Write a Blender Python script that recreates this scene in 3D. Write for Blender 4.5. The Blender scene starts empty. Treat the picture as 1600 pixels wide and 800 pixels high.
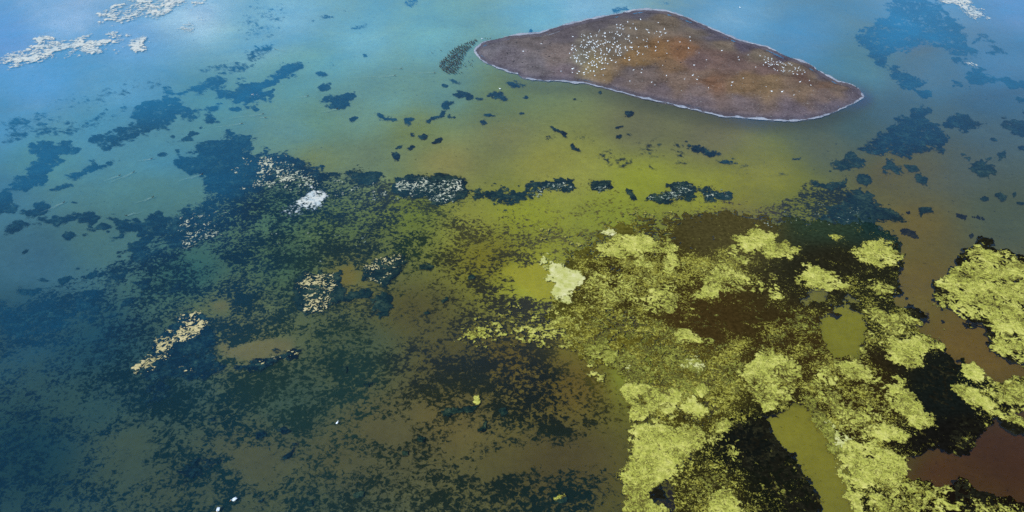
import bpy, math, random
import numpy as np

# ------------------------------------------------------------------ camera, sky, sun, exposure
S = bpy.context.scene
COL = S.collection
HC, FPX, PITCH = 181.0, 1386.0, math.radians(38.0)        # flying height (m), focal length in photo pixels, look-down angle
cam_data = bpy.data.cameras.new("camera")
cam = bpy.data.objects.new("camera", cam_data)
COL.objects.link(cam)
cam.location = (0, 0, HC)
cam.rotation_euler = (math.pi / 2 - PITCH, 0, 0)
cam_data.sensor_width = 36.0
cam_data.lens = 36.0 * FPX / 1600.0
cam_data.clip_start = 1.0
cam_data.clip_end = 30000.0
S.camera = cam

SUN_EL, SUN_AZ = math.radians(48), math.radians(215)      # the sun stands behind the camera's left shoulder
world = bpy.data.worlds.new("World")
S.world = world
world.use_nodes = True
wn, wl = world.node_tree.nodes, world.node_tree.links
wn.clear()
sky = wn.new("ShaderNodeTexSky")
sky.sky_type = 'NISHITA'
sky.sun_disc = False
sky.sun_elevation = SUN_EL
sky.sun_rotation = SUN_AZ
sky.air_density = 1.0
sky.dust_density = 0.0
sky.ozone_density = 4.0
bgn = wn.new("ShaderNodeBackground")
bgn.inputs["Strength"].default_value = 0.11
won = wn.new("ShaderNodeOutputWorld")
wl.new(sky.outputs[0], bgn.inputs[0])
wl.new(bgn.outputs[0], won.inputs[0])

sun_data = bpy.data.lights.new("sun", 'SUN')
sun_data.energy = 2.4
sun_data.angle = math.radians(8)
sun_data.color = (1.0, 0.95, 0.86)
sun = bpy.data.objects.new("sun", sun_data)
COL.objects.link(sun)
sun.location = (0, 0, 400)
sun.rotation_euler = (math.pi / 2 - SUN_EL, 0, math.pi - SUN_AZ)

S.view_settings.view_transform = 'Standard'
S.view_settings.look = 'None'
S.view_settings.exposure = 1.0
S.view_settings.gamma = 1.0
S.render.engine = 'CYCLES'
S.cycles.max_bounces = 4
S.cycles.transparent_max_bounces = 8
S.cycles.use_denoising = False

# ------------------------------------------------------------------ helpers
rng = np.random.default_rng(11)
random.seed(11)
CP, SP = math.cos(PITCH), math.sin(PITCH)

def at(u, v, z=0.0):
    """photo pixel -> point on the level z"""
    a = (u - 800.0) / FPX
    b = (400.0 - v) / FPX
    dx, dy, dz = a, CP + b * SP, -SP + b * CP
    t = (z - HC) / dz
    return dx * t, dy * t

def to_px(X, Y, z=0.0):
    """point on the level z -> photo pixel"""
    dep = np.maximum(Y * CP + (HC - z) * SP, 20.0)
    upc = Y * SP - (HC - z) * CP
    return 800.0 + FPX * X / dep, 400.0 - FPX * upc / dep

def lin(c):
    c = np.asarray(c, float) / 255.0
    return np.where(c <= 0.04045, c / 12.92, ((c + 0.055) / 1.055) ** 2.4)

def _hash(ix, iy, seed):
    h = (ix.astype(np.int64) * 374761393 + iy.astype(np.int64) * 668265263 + seed * 974711) & 0xFFFFFFFF
    h = ((h ^ (h >> 13)) * 1274126177) & 0xFFFFFFFF
    return (h ^ (h >> 16)) & 0xFFFFFFFF

def perlin(x, y, seed=0):
    x0, y0 = np.floor(x), np.floor(y)
    fx, fy = x - x0, y - y0
    ux, uy = fx * fx * fx * (fx * (fx * 6 - 15) + 10), fy * fy * fy * (fy * (fy * 6 - 15) + 10)
    def g(ox, oy):
        a = _hash(x0 + ox, y0 + oy, seed) * (2 * math.pi / 4294967296.0)
        return np.cos(a) * (fx - ox) + np.sin(a) * (fy - oy)
    a, b, c, d = g(0, 0), g(1, 0), g(0, 1), g(1, 1)
    return (a * (1 - ux) + b * ux) * (1 - uy) + (c * (1 - ux) + d * ux) * uy

def fbm(x, y, wave, octaves=4, seed=0, gain=0.55):
    s, amp, tot = 0.0, 1.0, 0.0
    for k in range(octaves):
        s = s + amp * perlin(x / wave + 17.3 * k, y / wave - 9.1 * k, seed + k * 7)
        tot += amp * amp
        amp *= gain
        wave *= 0.5
    return s / math.sqrt(tot) / 0.26          # about unit variance

def uni(n):
    return 1.0 / (1.0 + np.exp(-1.702 * n))

def sdf(poly, u, v):
    """signed distance in pixels, positive inside"""
    p = np.asarray(poly, float)
    q = np.roll(p, -1, 0)
    best = np.full(u.shape, 1e12)
    inside = np.zeros(u.shape, bool)
    for (ax, ay), (bx, by) in zip(p, q):
        ex, ey = bx - ax, by - ay
        t = np.clip(((u - ax) * ex + (v - ay) * ey) / (ex * ex + ey * ey + 1e-9), 0, 1)
        best = np.minimum(best, (u - ax - t * ex) ** 2 + (v - ay - t * ey) ** 2)
        cond = (ay > v) != (by > v)
        with np.errstate(divide='ignore', invalid='ignore'):
            xi = ax + (v - ay) * ex / (ey if abs(ey) > 1e-9 else 1e-9)
        inside ^= cond & (u < xi)
    d = np.sqrt(best)
    return np.where(inside, d, -d)

def smooth(a, b, x):
    t = np.clip((x - a) / (b - a), 0, 1)
    return t * t * (3 - 2 * t)

def shepard(pts, u, v, p=2.2, eps=400.0):
    """scattered values (u, v, value...) spread smoothly over the pixels u, v"""
    pts = np.asarray(pts, float)
    num, den = 0.0, 0.0
    for r in pts:
        w = 1.0 / ((u - r[0]) ** 2 + (1.4 * (v - r[1])) ** 2 + eps) ** p
        num = num + w[:, None] * r[2:]
        den = den + w
    return num / den[:, None]

# marching squares: corners 0..3 counter-clockwise, edges 4..7 (4 lies between corners 0 and 1)
CASES = {1: [0, 4, 7], 2: [4, 1, 5], 3: [0, 1, 5, 7], 4: [5, 2, 6], 5: [0, 4, 5, 2, 6, 7], 6: [4, 1, 2, 6], 7: [0, 1, 2, 6, 7],
         8: [7, 6, 3], 9: [0, 4, 6, 3], 10: [4, 1, 5, 6, 3, 7], 11: [0, 1, 5, 6, 3], 12: [7, 5, 2, 3], 13: [0, 4, 5, 2, 3],
         14: [4, 1, 2, 3, 7], 15: [0, 1, 2, 3]}

def contour(F, x0, y0, h):
    """F sampled on a grid F[j, i] -> vertices (x, y, F), polygons as list of (n, k) index arrays, rim edges, cell label of each polygon array"""
    ny, nx = F.shape
    inn = F > 0
    code = (inn[:-1, :-1] * 1 + inn[:-1, 1:] * 2 + inn[1:, 1:] * 4 + inn[1:, :-1] * 8)
    N = nx * ny
    def vid(kind, j, i):
        if kind == 0: return j * nx + i
        if kind == 1: return j * nx + i + 1
        if kind == 2: return (j + 1) * nx + i + 1
        if kind == 3: return (j + 1) * nx + i
        if kind == 4: return N + j * nx + i
        if kind == 6: return N + (j + 1) * nx + i
        if kind == 7: return 2 * N + j * nx + i
        return 2 * N + j * nx + i + 1
    polys, rims, cells = [], [], []
    for c, seq in CASES.items():
        j, i = np.nonzero(code == c)
        if len(j) == 0:
            continue
        polys.append(np.stack([vid(k, j, i) for k in seq], 1))
        cells.append(j * nx + i)
        for a, b in zip(seq, seq[1:] + seq[:1]):
            if a > 3 and b > 3:
                rims.append(np.stack([vid(a, j, i), vid(b, j, i)], 1))
    def pos(ids):
        kind = ids // N
        r = ids % N
        j, i = r // nx, r % nx
        f0 = F[j, i]
        i1 = np.minimum(i + 1, nx - 1); j1 = np.minimum(j + 1, ny - 1)
        f1 = np.where(kind == 1, F[j, i1], F[j1, i])
        with np.errstate(divide='ignore', invalid='ignore'):
            t = np.where(kind == 0, 0.0, f0 / (f0 - f1))
        t = np.clip(np.nan_to_num(t), 0.02, 0.98) * (kind > 0)
        x = x0 + h * (i + np.where(kind == 1, t, 0))
        y = y0 + h * (j + np.where(kind == 2, t, 0))
        return x, y, np.where(kind == 0, f0, 0.0)
    return polys, cells, (np.concatenate(rims) if rims else np.zeros((0, 2), int)), pos

def mesh_of(name, polys, rims, pos, zfun, mat, skirt=0.1, attrs=None, thick=False):
    """polygons + rim -> a mesh with a relief on top and side walls that go down by skirt"""
    flat = np.concatenate([p.ravel() for p in polys])
    sizes = np.concatenate([np.full(len(p), p.shape[1]) for p in polys])
    used, inv = np.unique(flat, return_inverse=True)
    x, y, f = pos(used)
    z = zfun(x, y, f)
    loops = inv.astype(np.int64)
    co = np.stack([x, y, z], 1)
    if len(rims):
        keep = np.isin(rims[:, 0], used) & np.isin(rims[:, 1], used)
        r = rims[keep]
        rv, ri = np.unique(r.ravel(), return_inverse=True)
        top = np.searchsorted(used, rv)
        ri = ri.reshape(-1, 2)
        n0 = len(co)
        low = co[top].copy()
        low[:, 2] -= skirt
        co = np.concatenate([co, low])
        q = np.stack([top[ri[:, 1]], top[ri[:, 0]], n0 + ri[:, 0], n0 + ri[:, 1]], 1)
        loops = np.concatenate([loops, q.ravel()])
        sizes = np.concatenate([sizes, np.full(len(q), 4)])
    me = bpy.data.meshes.new(name)
    me.vertices.add(len(co))
    me.vertices.foreach_set("co", co.astype(np.float32).ravel())
    me.loops.add(len(loops))
    me.loops.foreach_set("vertex_index", loops.astype(np.int32))
    me.polygons.add(len(sizes))
    starts = np.concatenate([[0], np.cumsum(sizes)[:-1]])
    me.polygons.foreach_set("loop_start", starts.astype(np.int32))
    me.update(calc_edges=True)
    me.polygons.foreach_set("use_smooth", np.ones(len(sizes), bool))
    if thick:
        ft = np.zeros(len(co), np.float32)
        ft[:len(f)] = np.clip(f, 0, 1)
        me.attributes.new("thick", 'FLOAT', 'POINT').data.foreach_set("value", ft)
    if attrs:
        for an, fn in attrs.items():
            val = np.asarray(fn(co[:, 0], co[:, 1]), np.float32)
            if val.ndim == 1:
                me.attributes.new(an, 'FLOAT', 'POINT').data.foreach_set("value", val)
            else:
                val = np.concatenate([val, np.ones((len(val), 1), np.float32)], 1)
                me.attributes.new(an, 'FLOAT_COLOR', 'POINT').data.foreach_set("color", val.ravel())
    me.materials.append(mat)
    me.validate()
    return me

def link(name, me, parent=None):
    o = bpy.data.objects.new(name, me)
    COL.objects.link(o)
    if parent:
        o.parent = parent
    return o

def tag(o, label=None, cat=None, group=None, kind=None):
    if label: o["label"] = label
    if cat: o["category"] = cat
    if group: o["group"] = group
    if kind: o["kind"] = kind
    return o

def components(polys):
    """label of each polygon so that polygons that share a vertex share one"""
    flat = np.concatenate([q.ravel() for q in polys])
    used, inv = np.unique(flat, return_inverse=True)
    lab = np.arange(len(used))
    a, b, first, k = [], [], [], 0
    for q in polys:
        v = inv[k:k + q.size].reshape(q.shape)
        k += q.size
        first.append(v[:, 0])
        for c in range(1, q.shape[1]):
            a.append(v[:, 0]); b.append(v[:, c])
    a, b = np.concatenate(a), np.concatenate(b)
    while True:
        la, lb = lab[a], lab[b]
        if (la == lb).all():
            break
        m = np.minimum(la, lb)
        np.minimum.at(lab, la, m); np.minimum.at(lab, lb, m)
        lab = lab[lab]; lab = lab[lab]
    return lab[np.concatenate(first)]

# ------------------------------------------------------------------ materials
def new_mat(name):
    m = bpy.data.materials.new(name)
    m.use_nodes = True
    n = m.node_tree.nodes
    n.clear()
    return m, n, m.node_tree.links, n.new("ShaderNodeOutputMaterial")

def node(n, l, typ, ins=None, **props):
    x = n.new(typ)
    for k, v in props.items():
        setattr(x, k, v)
    for k, v in (ins or {}).items():
        if hasattr(v, "is_output"):
            l.new(v, x.inputs[k])
        else:
            x.inputs[k].default_value = v
    return x

def ramp2(n, l, fac, stops, interp='LINEAR'):
    r = n.new("ShaderNodeValToRGB")
    r.color_ramp.interpolation = interp
    e = r.color_ramp.elements
    while len(e) < len(stops):
        e.new(0.5)
    for k, (p, c) in enumerate(stops):
        e[k].position = p
        e[k].color = (*c, 1) if len(c) == 3 else c
    l.new(fac, r.inputs[0])
    return r.outputs[0]

def mottled(name, stops, wave=1.2, rough=0.8, bump=0.3, bwave=0.5, wave2=9.0, specks=None, veins=None, spec=0.15, thin=None, fade=None, clear=None):
    """rough organic matter: colours by noise at two sizes, dark specks, and a fine relief"""
    m, n, l, out = new_mat(name)
    g = node(n, l, "ShaderNodeNewGeometry").outputs["Position"]
    n1 = node(n, l, "ShaderNodeTexNoise", {"Vector": g, "Scale": 1.0 / wave, "Detail": 7.0, "Roughness": 0.72})
    n2 = node(n, l, "ShaderNodeTexNoise", {"Vector": g, "Scale": 1.0 / wave2, "Detail": 5.0, "Roughness": 0.6})
    mx = node(n, l, "ShaderNodeMath", {0: n1.outputs[0], 1: 0.55}, operation='MULTIPLY')
    ad = node(n, l, "ShaderNodeMath", {0: n2.outputs[0], 1: 0.45, 2: mx.outputs[0]}, operation='MULTIPLY_ADD')
    c = ramp2(n, l, ad.outputs[0], stops)
    if thin:
        col, t0, t1 = thin
        th = node(n, l, "ShaderNodeAttribute", attribute_name="thick").outputs["Fac"]
        wob = node(n, l, "ShaderNodeMath", {0: n1.outputs[0], 1: 0.35, 2: th}, operation='MULTIPLY_ADD')
        f = node(n, l, "ShaderNodeMapRange", {"Value": wob.outputs[0], "From Min": t0 + 0.175, "From Max": t1 + 0.175}, interpolation_type='SMOOTHSTEP')
        mm = node(n, l, "ShaderNodeMix", data_type='RGBA')
        l.new(f.outputs[0], mm.inputs[0]); mm.inputs[6].default_value = (*col, 1); l.new(c, mm.inputs[7])
        c = mm.outputs[2]
    if specks:
        col, thr, sw = specks
        n4 = node(n, l, "ShaderNodeTexNoise", {"Vector": g, "Scale": 1.0 / sw, "Detail": 5.0, "Roughness": 0.7, "Distortion": 0.8})
        big = node(n, l, "ShaderNodeMath", {0: n2.outputs[0], 1: -0.45, 2: n4.outputs[0]}, operation='MULTIPLY_ADD')
        f = node(n, l, "ShaderNodeMapRange", {"Value": big.outputs[0], "From Min": thr, "From Max": thr + 0.07}, interpolation_type='SMOOTHSTEP')
        mm = node(n, l, "ShaderNodeMix", data_type='RGBA')
        l.new(f.outputs[0], mm.inputs[0]); l.new(c, mm.inputs[6]); mm.inputs[7].default_value = (*col, 1)
        c = mm.outputs[2]
    if veins:
        col, vw, lo, hi = veins
        n5 = node(n, l, "ShaderNodeTexNoise", {"Vector": g, "Scale": 1.0 / vw, "Detail": 4.0, "Roughness": 0.65, "Distortion": 1.4})
        rd = node(n, l, "ShaderNodeMath", {0: node(n, l, "ShaderNodeMath", {0: n5.outputs[0], 1: 0.5}, operation='SUBTRACT').outputs[0]}, operation='ABSOLUTE')
        wd = node(n, l, "ShaderNodeMapRange", {"Value": n2.outputs[0], "From Min": 0.36, "From Max": 0.66, "To Min": hi, "To Max": lo})
        f = node(n, l, "ShaderNodeMath", {0: rd.outputs[0], 1: wd.outputs[0]}, operation='DIVIDE')
        f2 = node(n, l, "ShaderNodeMapRange", {"Value": f.outputs[0], "From Min": 0.5, "From Max": 1.0, "To Min": 0.9, "To Max": 0.0}, interpolation_type='SMOOTHSTEP')
        mm = node(n, l, "ShaderNodeMix", data_type='RGBA')
        l.new(f2.outputs[0], mm.inputs[0]); l.new(c, mm.inputs[6]); mm.inputs[7].default_value = (*col, 1)
        c = mm.outputs[2]
    n3 = node(n, l, "ShaderNodeTexNoise", {"Vector": g, "Scale": 1.0 / bwave, "Detail": 4.0, "Roughness": 0.6})
    b = node(n, l, "ShaderNodeBump", {"Height": n3.outputs[0], "Strength": 1.0, "Distance": bump})
    p = node(n, l, "ShaderNodeBsdfPrincipled", {"Base Color": c, "Roughness": rough, "Normal": b.outputs[0]})
    p.inputs["Specular IOR Level"].default_value = spec
    sh = p.outputs[0]
    if fade or clear:                                    # thin edges let the water show through
        if fade:
            th = node(n, l, "ShaderNodeAttribute", attribute_name="thick").outputs["Fac"]
            wob = node(n, l, "ShaderNodeMath", {0: n1.outputs[0], 1: 0.25, 2: th}, operation='MULTIPLY_ADD')
            f = node(n, l, "ShaderNodeMapRange", {"Value": wob.outputs[0], "From Min": fade[0] + 0.125, "From Max": fade[1] + 0.125, "To Max": fade[2]}, interpolation_type='SMOOTHSTEP').outputs[0]
        else:
            f = node(n, l, "ShaderNodeMapRange", {"Value": n1.outputs[0], "From Min": 0.3, "From Max": 0.7, "To Max": clear}).outputs[0]
        tr = node(n, l, "ShaderNodeBsdfTransparent", {}).outputs[0]
        sh = node(n, l, "ShaderNodeMixShader", {0: f, 1: tr, 2: sh}).outputs[0]
    l.new(sh, out.inputs[0])
    return m

M = {}
LIGHT = np.array([1.38, 1.515, 1.79])                    # light level x exposure: what a base colour of 1 shows as
AG = 1.0 / LIGHT
def alb(r, g, b):
    return tuple(lin((r, g, b)) * AG)

M["mat"] = mottled("floating_algae", [(0.34, alb(122, 128, 48)), (0.43, alb(158, 166, 70)), (0.50, alb(184, 192, 90)), (0.57, alb(203, 208, 110)), (0.66, alb(220, 222, 138))], 1.5, bump=0.10, bwave=0.7, specks=(alb(84, 80, 34), 0.39, 0.9), veins=(alb(80, 72, 32), 1.6, 0.004, 0.05), thin=(alb(104, 104, 42), -0.02, 0.22))
M["mat_olive"] = mottled("sunken_algae", [(0.34, alb(84, 84, 30)), (0.44, alb(118, 124, 44)), (0.52, alb(146, 154, 62)), (0.60, alb(176, 184, 88)), (0.68, alb(200, 204, 112))], 1.5, bump=0.10, bwave=0.7, specks=(alb(70, 62, 28), 0.35, 0.8), veins=(alb(64, 56, 26), 1.3, 0.008, 0.07), thin=(alb(88, 84, 36), -0.02, 0.25), fade=(-0.06, 0.2, 1.0))
M["mat_milky"] = mottled("milky_algae", [(0.34, alb(160, 170, 84)), (0.45, alb(190, 198, 116)), (0.56, alb(214, 218, 160)), (0.68, alb(232, 234, 200))], 2.5, bump=0.1, bwave=0.8, wave2=6.0, specks=(alb(130, 134, 70), 0.40, 1.3), thin=(alb(140, 148, 62), 0.0, 0.30), fade=(-0.04, 0.22, 1.0))
M["flake"] = mottled("pale_algae_sheet", [(0.36, alb(140, 140, 104)), (0.48, alb(196, 190, 146)), (0.60, alb(222, 214, 172)), (0.70, alb(240, 234, 204))], 0.8, bump=0.1, bwave=0.5, thin=(alb(120, 128, 100), -0.03, 0.12))
M["flake_white"] = mottled("white_algae_flake", [(0.36, alb(120, 136, 132)), (0.48, alb(176, 188, 176)), (0.60, alb(212, 216, 200)), (0.70, alb(236, 236, 224))], 0.8, bump=0.06, bwave=0.5, thin=(alb(84, 112, 112), -0.03, 0.14))
M["white_mat_and_cloud"] = mottled("white_algae_and_cloud_reflection", [(0.36, alb(150, 185, 212)), (0.46, alb(192, 212, 224)), (0.58, alb(222, 230, 230)), (0.70, alb(244, 245, 242))], 2.0, bump=0.004, bwave=0.5, thin=(alb(150, 190, 220), 0.0, 0.3), fade=(-0.05, 0.42, 1.0))  # pale algae; the bluish white also paints cloud reflections
M["weed"] = mottled("submerged_weed", [(0.36, alb(4, 16, 28)), (0.48, alb(10, 30, 44)), (0.56, alb(30, 62, 68)), (0.66, alb(66, 100, 92))], 1.3, bump=0.3, bwave=0.8, wave2=5.0, spec=0.0, fade=(-0.05, 0.30, 1.0))
M["weed_teal"] = mottled("green_submerged_weed", [(0.36, alb(6, 20, 20)), (0.48, alb(18, 42, 38)), (0.56, alb(44, 68, 54)), (0.66, alb(86, 106, 82))], 1.3, bump=0.3, bwave=0.8, wave2=5.0, spec=0.0, fade=(-0.06, 0.16, 1.0))
M["weed_brown"] = mottled("brown_weed", [(0.32, alb(22, 22, 17)), (0.52, alb(40, 37, 24)), (0.62, alb(64, 58, 34)), (0.72, alb(92, 86, 50))], 0.9, bump=0.3, bwave=0.8, wave2=5.0, spec=0.0)
M["weed_black"] = mottled("black_weed", [(0.32, alb(16, 15, 11)), (0.50, alb(27, 28, 22)), (0.58, alb(42, 44, 32)), (0.68, alb(84, 82, 44))], 0.9, bump=0.3, bwave=0.8, wave2=5.0, spec=0.0)
M["foam"] = mottled("shore_foam", [(0.35, alb(110, 124, 152)), (0.55, alb(170, 184, 208)), (0.70, alb(215, 224, 236))], 0.9, bump=0.05, bwave=0.4, fade=(-0.1, 0.35, 0.95))
M["wake"] = mottled("wake_foam", [(0.35, alb(105, 160, 175)), (0.65, alb(165, 200, 205))], 0.7, bump=0.02, clear=0.9)

def plain(name, rgb, rough=0.6):
    m, n, l, out = new_mat(name)
    g = node(n, l, "ShaderNodeTexCoord").outputs["Object"]
    n1 = node(n, l, "ShaderNodeTexNoise", {"Vector": g, "Scale": 9.0, "Detail": 3.0})
    a = np.array(rgb)
    c = ramp2(n, l, n1.outputs[0], [(0.3, tuple(a * 0.8)), (0.7, tuple(np.minimum(a * 1.15, 0.95)))])
    p = node(n, l, "ShaderNodeBsdfPrincipled", {"Base Color": c, "Roughness": rough})
    l.new(p.outputs[0], out.inputs[0])
    return m
M["black_plumage"] = plain("black_plumage", (0.012, 0.013, 0.016), 0.5)
M["white_plumage"] = plain("white_plumage", (0.66, 0.72, 0.74), 0.7)
M["bill"] = plain("orange_bill", (0.55, 0.25, 0.05), 0.5)
# ------------------------------------------------------------------ the lake bed: what colour the silt, the algae bloom and the weed carpet have
MEADOW = [(-250, 500), (0, 470), (60, 455), (100, 435), (160, 415), (200, 395), (240, 370), (262, 345), (290, 335), (318, 310), (322, 275), (270, 255), (306, 232), (344, 222),
          (356, 205), (392, 210), (393, 246), (413, 228), (447, 238), (467, 247), (487, 258), (507, 265), (540, 272), (560, 265), (590, 270), (605, 280), (650, 273), (690, 270),
          (712, 272), (730, 284), (731, 293), (760, 295), (800, 294), (825, 288), (850, 281), (875, 278), (897, 279), (905, 290), (925, 297), (925, 280), (940, 278), (955, 284),
          (955, 293), (985, 300), (1000, 312), (1015, 302), (1045, 292), (1060, 283), (1080, 282), (1090, 292), (1110, 290), (1140, 297), (1142, 310), (1165, 317), (1200, 315),
          (1250, 300), (1262, 280), (1300, 290), (1330, 295), (1350, 304), (1385, 318), (1413, 340), (1395, 340), (1372, 347), (1400, 360), (1400, 378), (1407, 390), (1408, 415),
          (1405, 455), (1390, 470), (1400, 482), (1425, 480), (1450, 500), (1433, 510), (1433, 520), (1470, 535), (1490, 560), (1510, 570), (1540, 590), (1565, 600), (1600, 590),
          (1800, 590), (1800, 655), (1600, 640), (1560, 650), (1550, 660), (1530, 680), (1510, 705), (1490, 715), (1465, 697), (1440, 705), (1417, 720), (1415, 745), (1440, 755),
          (1490, 765), (1500, 750), (1540, 770), (1600, 790), (1800, 850), (1800, 1100), (-250, 1100)]
POOLS = [  # clear pools inside the weed carpet
    [(340, 530), (360, 540), (420, 527), (455, 530), (455, 545), (430, 553), (390, 560), (350, 552)],
    [(788, 420), (820, 410), (843, 407), (860, 417), (870, 440), (865, 468), (840, 465), (827, 453), (807, 440)],
    [(1195, 652), (1215, 640), (1240, 632), (1262, 635), (1290, 668), (1310, 705), (1330, 755), (1342, 830), (1290, 830), (1270, 765), (1240, 728), (1210, 690)],
    [(1284, 505), (1300, 478), (1320, 470), (1340, 480), (1357, 505), (1352, 522), (1338, 552), (1310, 560), (1296, 545), (1284, 525)],
    [(1250, 470), (1270, 450), (1290, 452), (1285, 470), (1262, 476)],
    [(528, 420), (545, 412), (556, 425), (552, 440), (535, 447), (527, 435)],
    [(332, 472), (350, 468), (357, 473), (352, 482), (338, 482)],
    [(560, 660), (590, 650), (640, 660), (650, 685), (600, 690), (570, 680)],
    [(690, 690), (712, 680), (728, 692), (722, 708), (700, 712), (690, 702)],
    [(745, 725), (775, 705), (800, 700), (850, 690), (920, 695), (975, 700), (975, 730), (920, 725), (860, 722), (800, 735), (760, 745)],
    [(640, 642), (660, 635), (680, 640), (675, 648), (650, 650)],
    [(180, 690), (205, 672), (222, 690), (215, 705), (190, 705)],
    [(360, 705), (400, 695), (420, 710), (390, 730), (365, 725)],
    [(470, 490), (482, 495), (487, 508), (475, 512), (465, 503)]]
POOL_COL = [(106, 112, 88), (146, 152, 60), (121, 124, 52), (121, 126, 52), (112, 116, 50), (110, 110, 66), (98, 108, 86), None, None, None, None, None, None, None]
# (u, v, red, green, blue): open water and bed as it looks, cloud reflection painted in at upper left
BED = [(60, 250, 88, 147, 158), (150, 370, 76, 121, 130), (250, 300, 82, 131, 138), (500, 190, 100, 148, 141), (500, 245, 112, 131, 98), (650, 200, 114, 135, 94), (780, 160, 105, 131, 101), (1000, 285, 142, 157, 61), (1200, 275, 132, 141, 60), (680, 60, 114, 177, 200), (860, 20, 114, 179, 212), (1350, 110, 90, 142, 164), (1440, 110, 84, 132, 166), (1560, 100, 86, 142, 187), (1540, 200, 76, 107, 125), (1450, 260, 92, 99, 86), (1390, 270, 100, 101, 70), (1430, 350, 104, 99, 62), (1500, 540, 104, 91, 50), (1540, 560, 100, 87, 50), (1800, 300, 86, 93, 90), (1800, 700, 84, 61, 42), (1450, 0, 101, 163, 211), (1600, 0, 101, 159, 215), (150, 640, 48, 83, 90), (50, 500, 44, 85, 104), (50, 700, 30, 69, 84), (200, 690, 66, 89, 82), (300, 760, 66, 85, 76), (400, 710, 78, 89, 74), (550, 710, 82, 89, 68), (700, 650, 98, 95, 62), (600, 670, 90, 93, 68), (800, 560, 98, 91, 50), (900, 600, 98, 89, 48), (390, 540, 104, 115, 86), (345, 475, 92, 109, 86), (650, 330, 104, 125, 62), (820, 330, 132, 147, 56), (760, 400, 112, 113, 46), (540, 430, 108, 113, 70), (450, 410, 68, 103, 88), (300, 430, 52, 101, 106), (440, 330, 78, 119, 104), (520, 350, 88, 115, 78), (560, 540, 72, 91, 74), (450, 620, 62, 89, 82), (250, 600, 50, 83, 90), (960, 330, 136, 153, 60), (1100, 310, 142, 155, 66), (1140, 340, 112, 113, 54), (1250, 330, 108, 121, 58), (1300, 400, 78, 85, 52), (830, 430, 148, 159, 56), (860, 450, 158, 173, 74), (1000, 450, 92, 91, 42), (1100, 500, 82, 75, 36), (1050, 560, 110, 119, 48), (1000, 580, 128, 147, 60), (1120, 620, 96, 97, 44), (1180, 700, 44, 53, 38), (1320, 520, 128, 141, 52), (1240, 680, 132, 145, 52), (1300, 770, 120, 133, 48), (1350, 620, 74, 73, 36), (1400, 720, 76, 75, 40), (1480, 620, 44, 55, 42), (1240, 530, 76, 69, 34), (1120, 760, 86, 89, 42), (1230, 760, 40, 51, 36), (500, 800, 70, 87, 74), (0, 1000, 30, 69, 84), (900, 1000, 80, 87, 58), (304, 22, 148, 197, 236), (904, 12, 130, 184, 222), (100, 15, 135, 185, 232), (60, 130, 93, 164, 219), (564, 242, 108, 132, 115), (900, 265, 143, 153, 83), (1290, 222, 92, 108, 98), (1554, 162, 66, 114, 152), (1564, 332, 78, 95, 85), (1430, 435, 107, 99, 53), (884, 712, 80, 78, 54), (256, 246, 80, 143, 172), (60, 400, 62, 110, 138), (150, 530, 38, 84, 104), (-200, -100, 148, 197, 236), (790, 210, 115, 126, 95), (1110, 210, 110, 116, 96), (650, 485, 84, 86, 56), (725, 338, 140, 150, 74), (700, 560, 82, 84, 56), (1000, 200, 108, 116, 96), (695, 252, 137, 140, 94), (855, 257, 139, 146, 79), (1545, 702, 68, 51, 36), (1460, 735, 74, 54, 38), (1600, 720, 68, 50, 36), (0, 60, 105, 165, 225), (200, 60, 112, 172, 224), (200, 130, 90, 160, 206), (400, 60, 114, 176, 212), (0, 200, 82, 150, 196), (150, 200, 82, 150, 186), (330, 160, 86, 150, 172), (450, 130, 98, 158, 172), (0, 300, 70, 128, 160), (500, 100, 104, 166, 186), (695, 140, 101, 151, 160), (462, 200, 102, 152, 162), (1250, 58, 89, 152, 199), (1335, 197, 67, 99, 113), (1400, 175, 74, 110, 132), (450, 30, 122, 182, 220), (560, 62, 117, 182, 214), (604, 152, 105, 156, 165), (1150, 30, 108, 168, 212), (1500, 250, 80, 100, 104), (540, 190, 106, 150, 150)]
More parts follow.
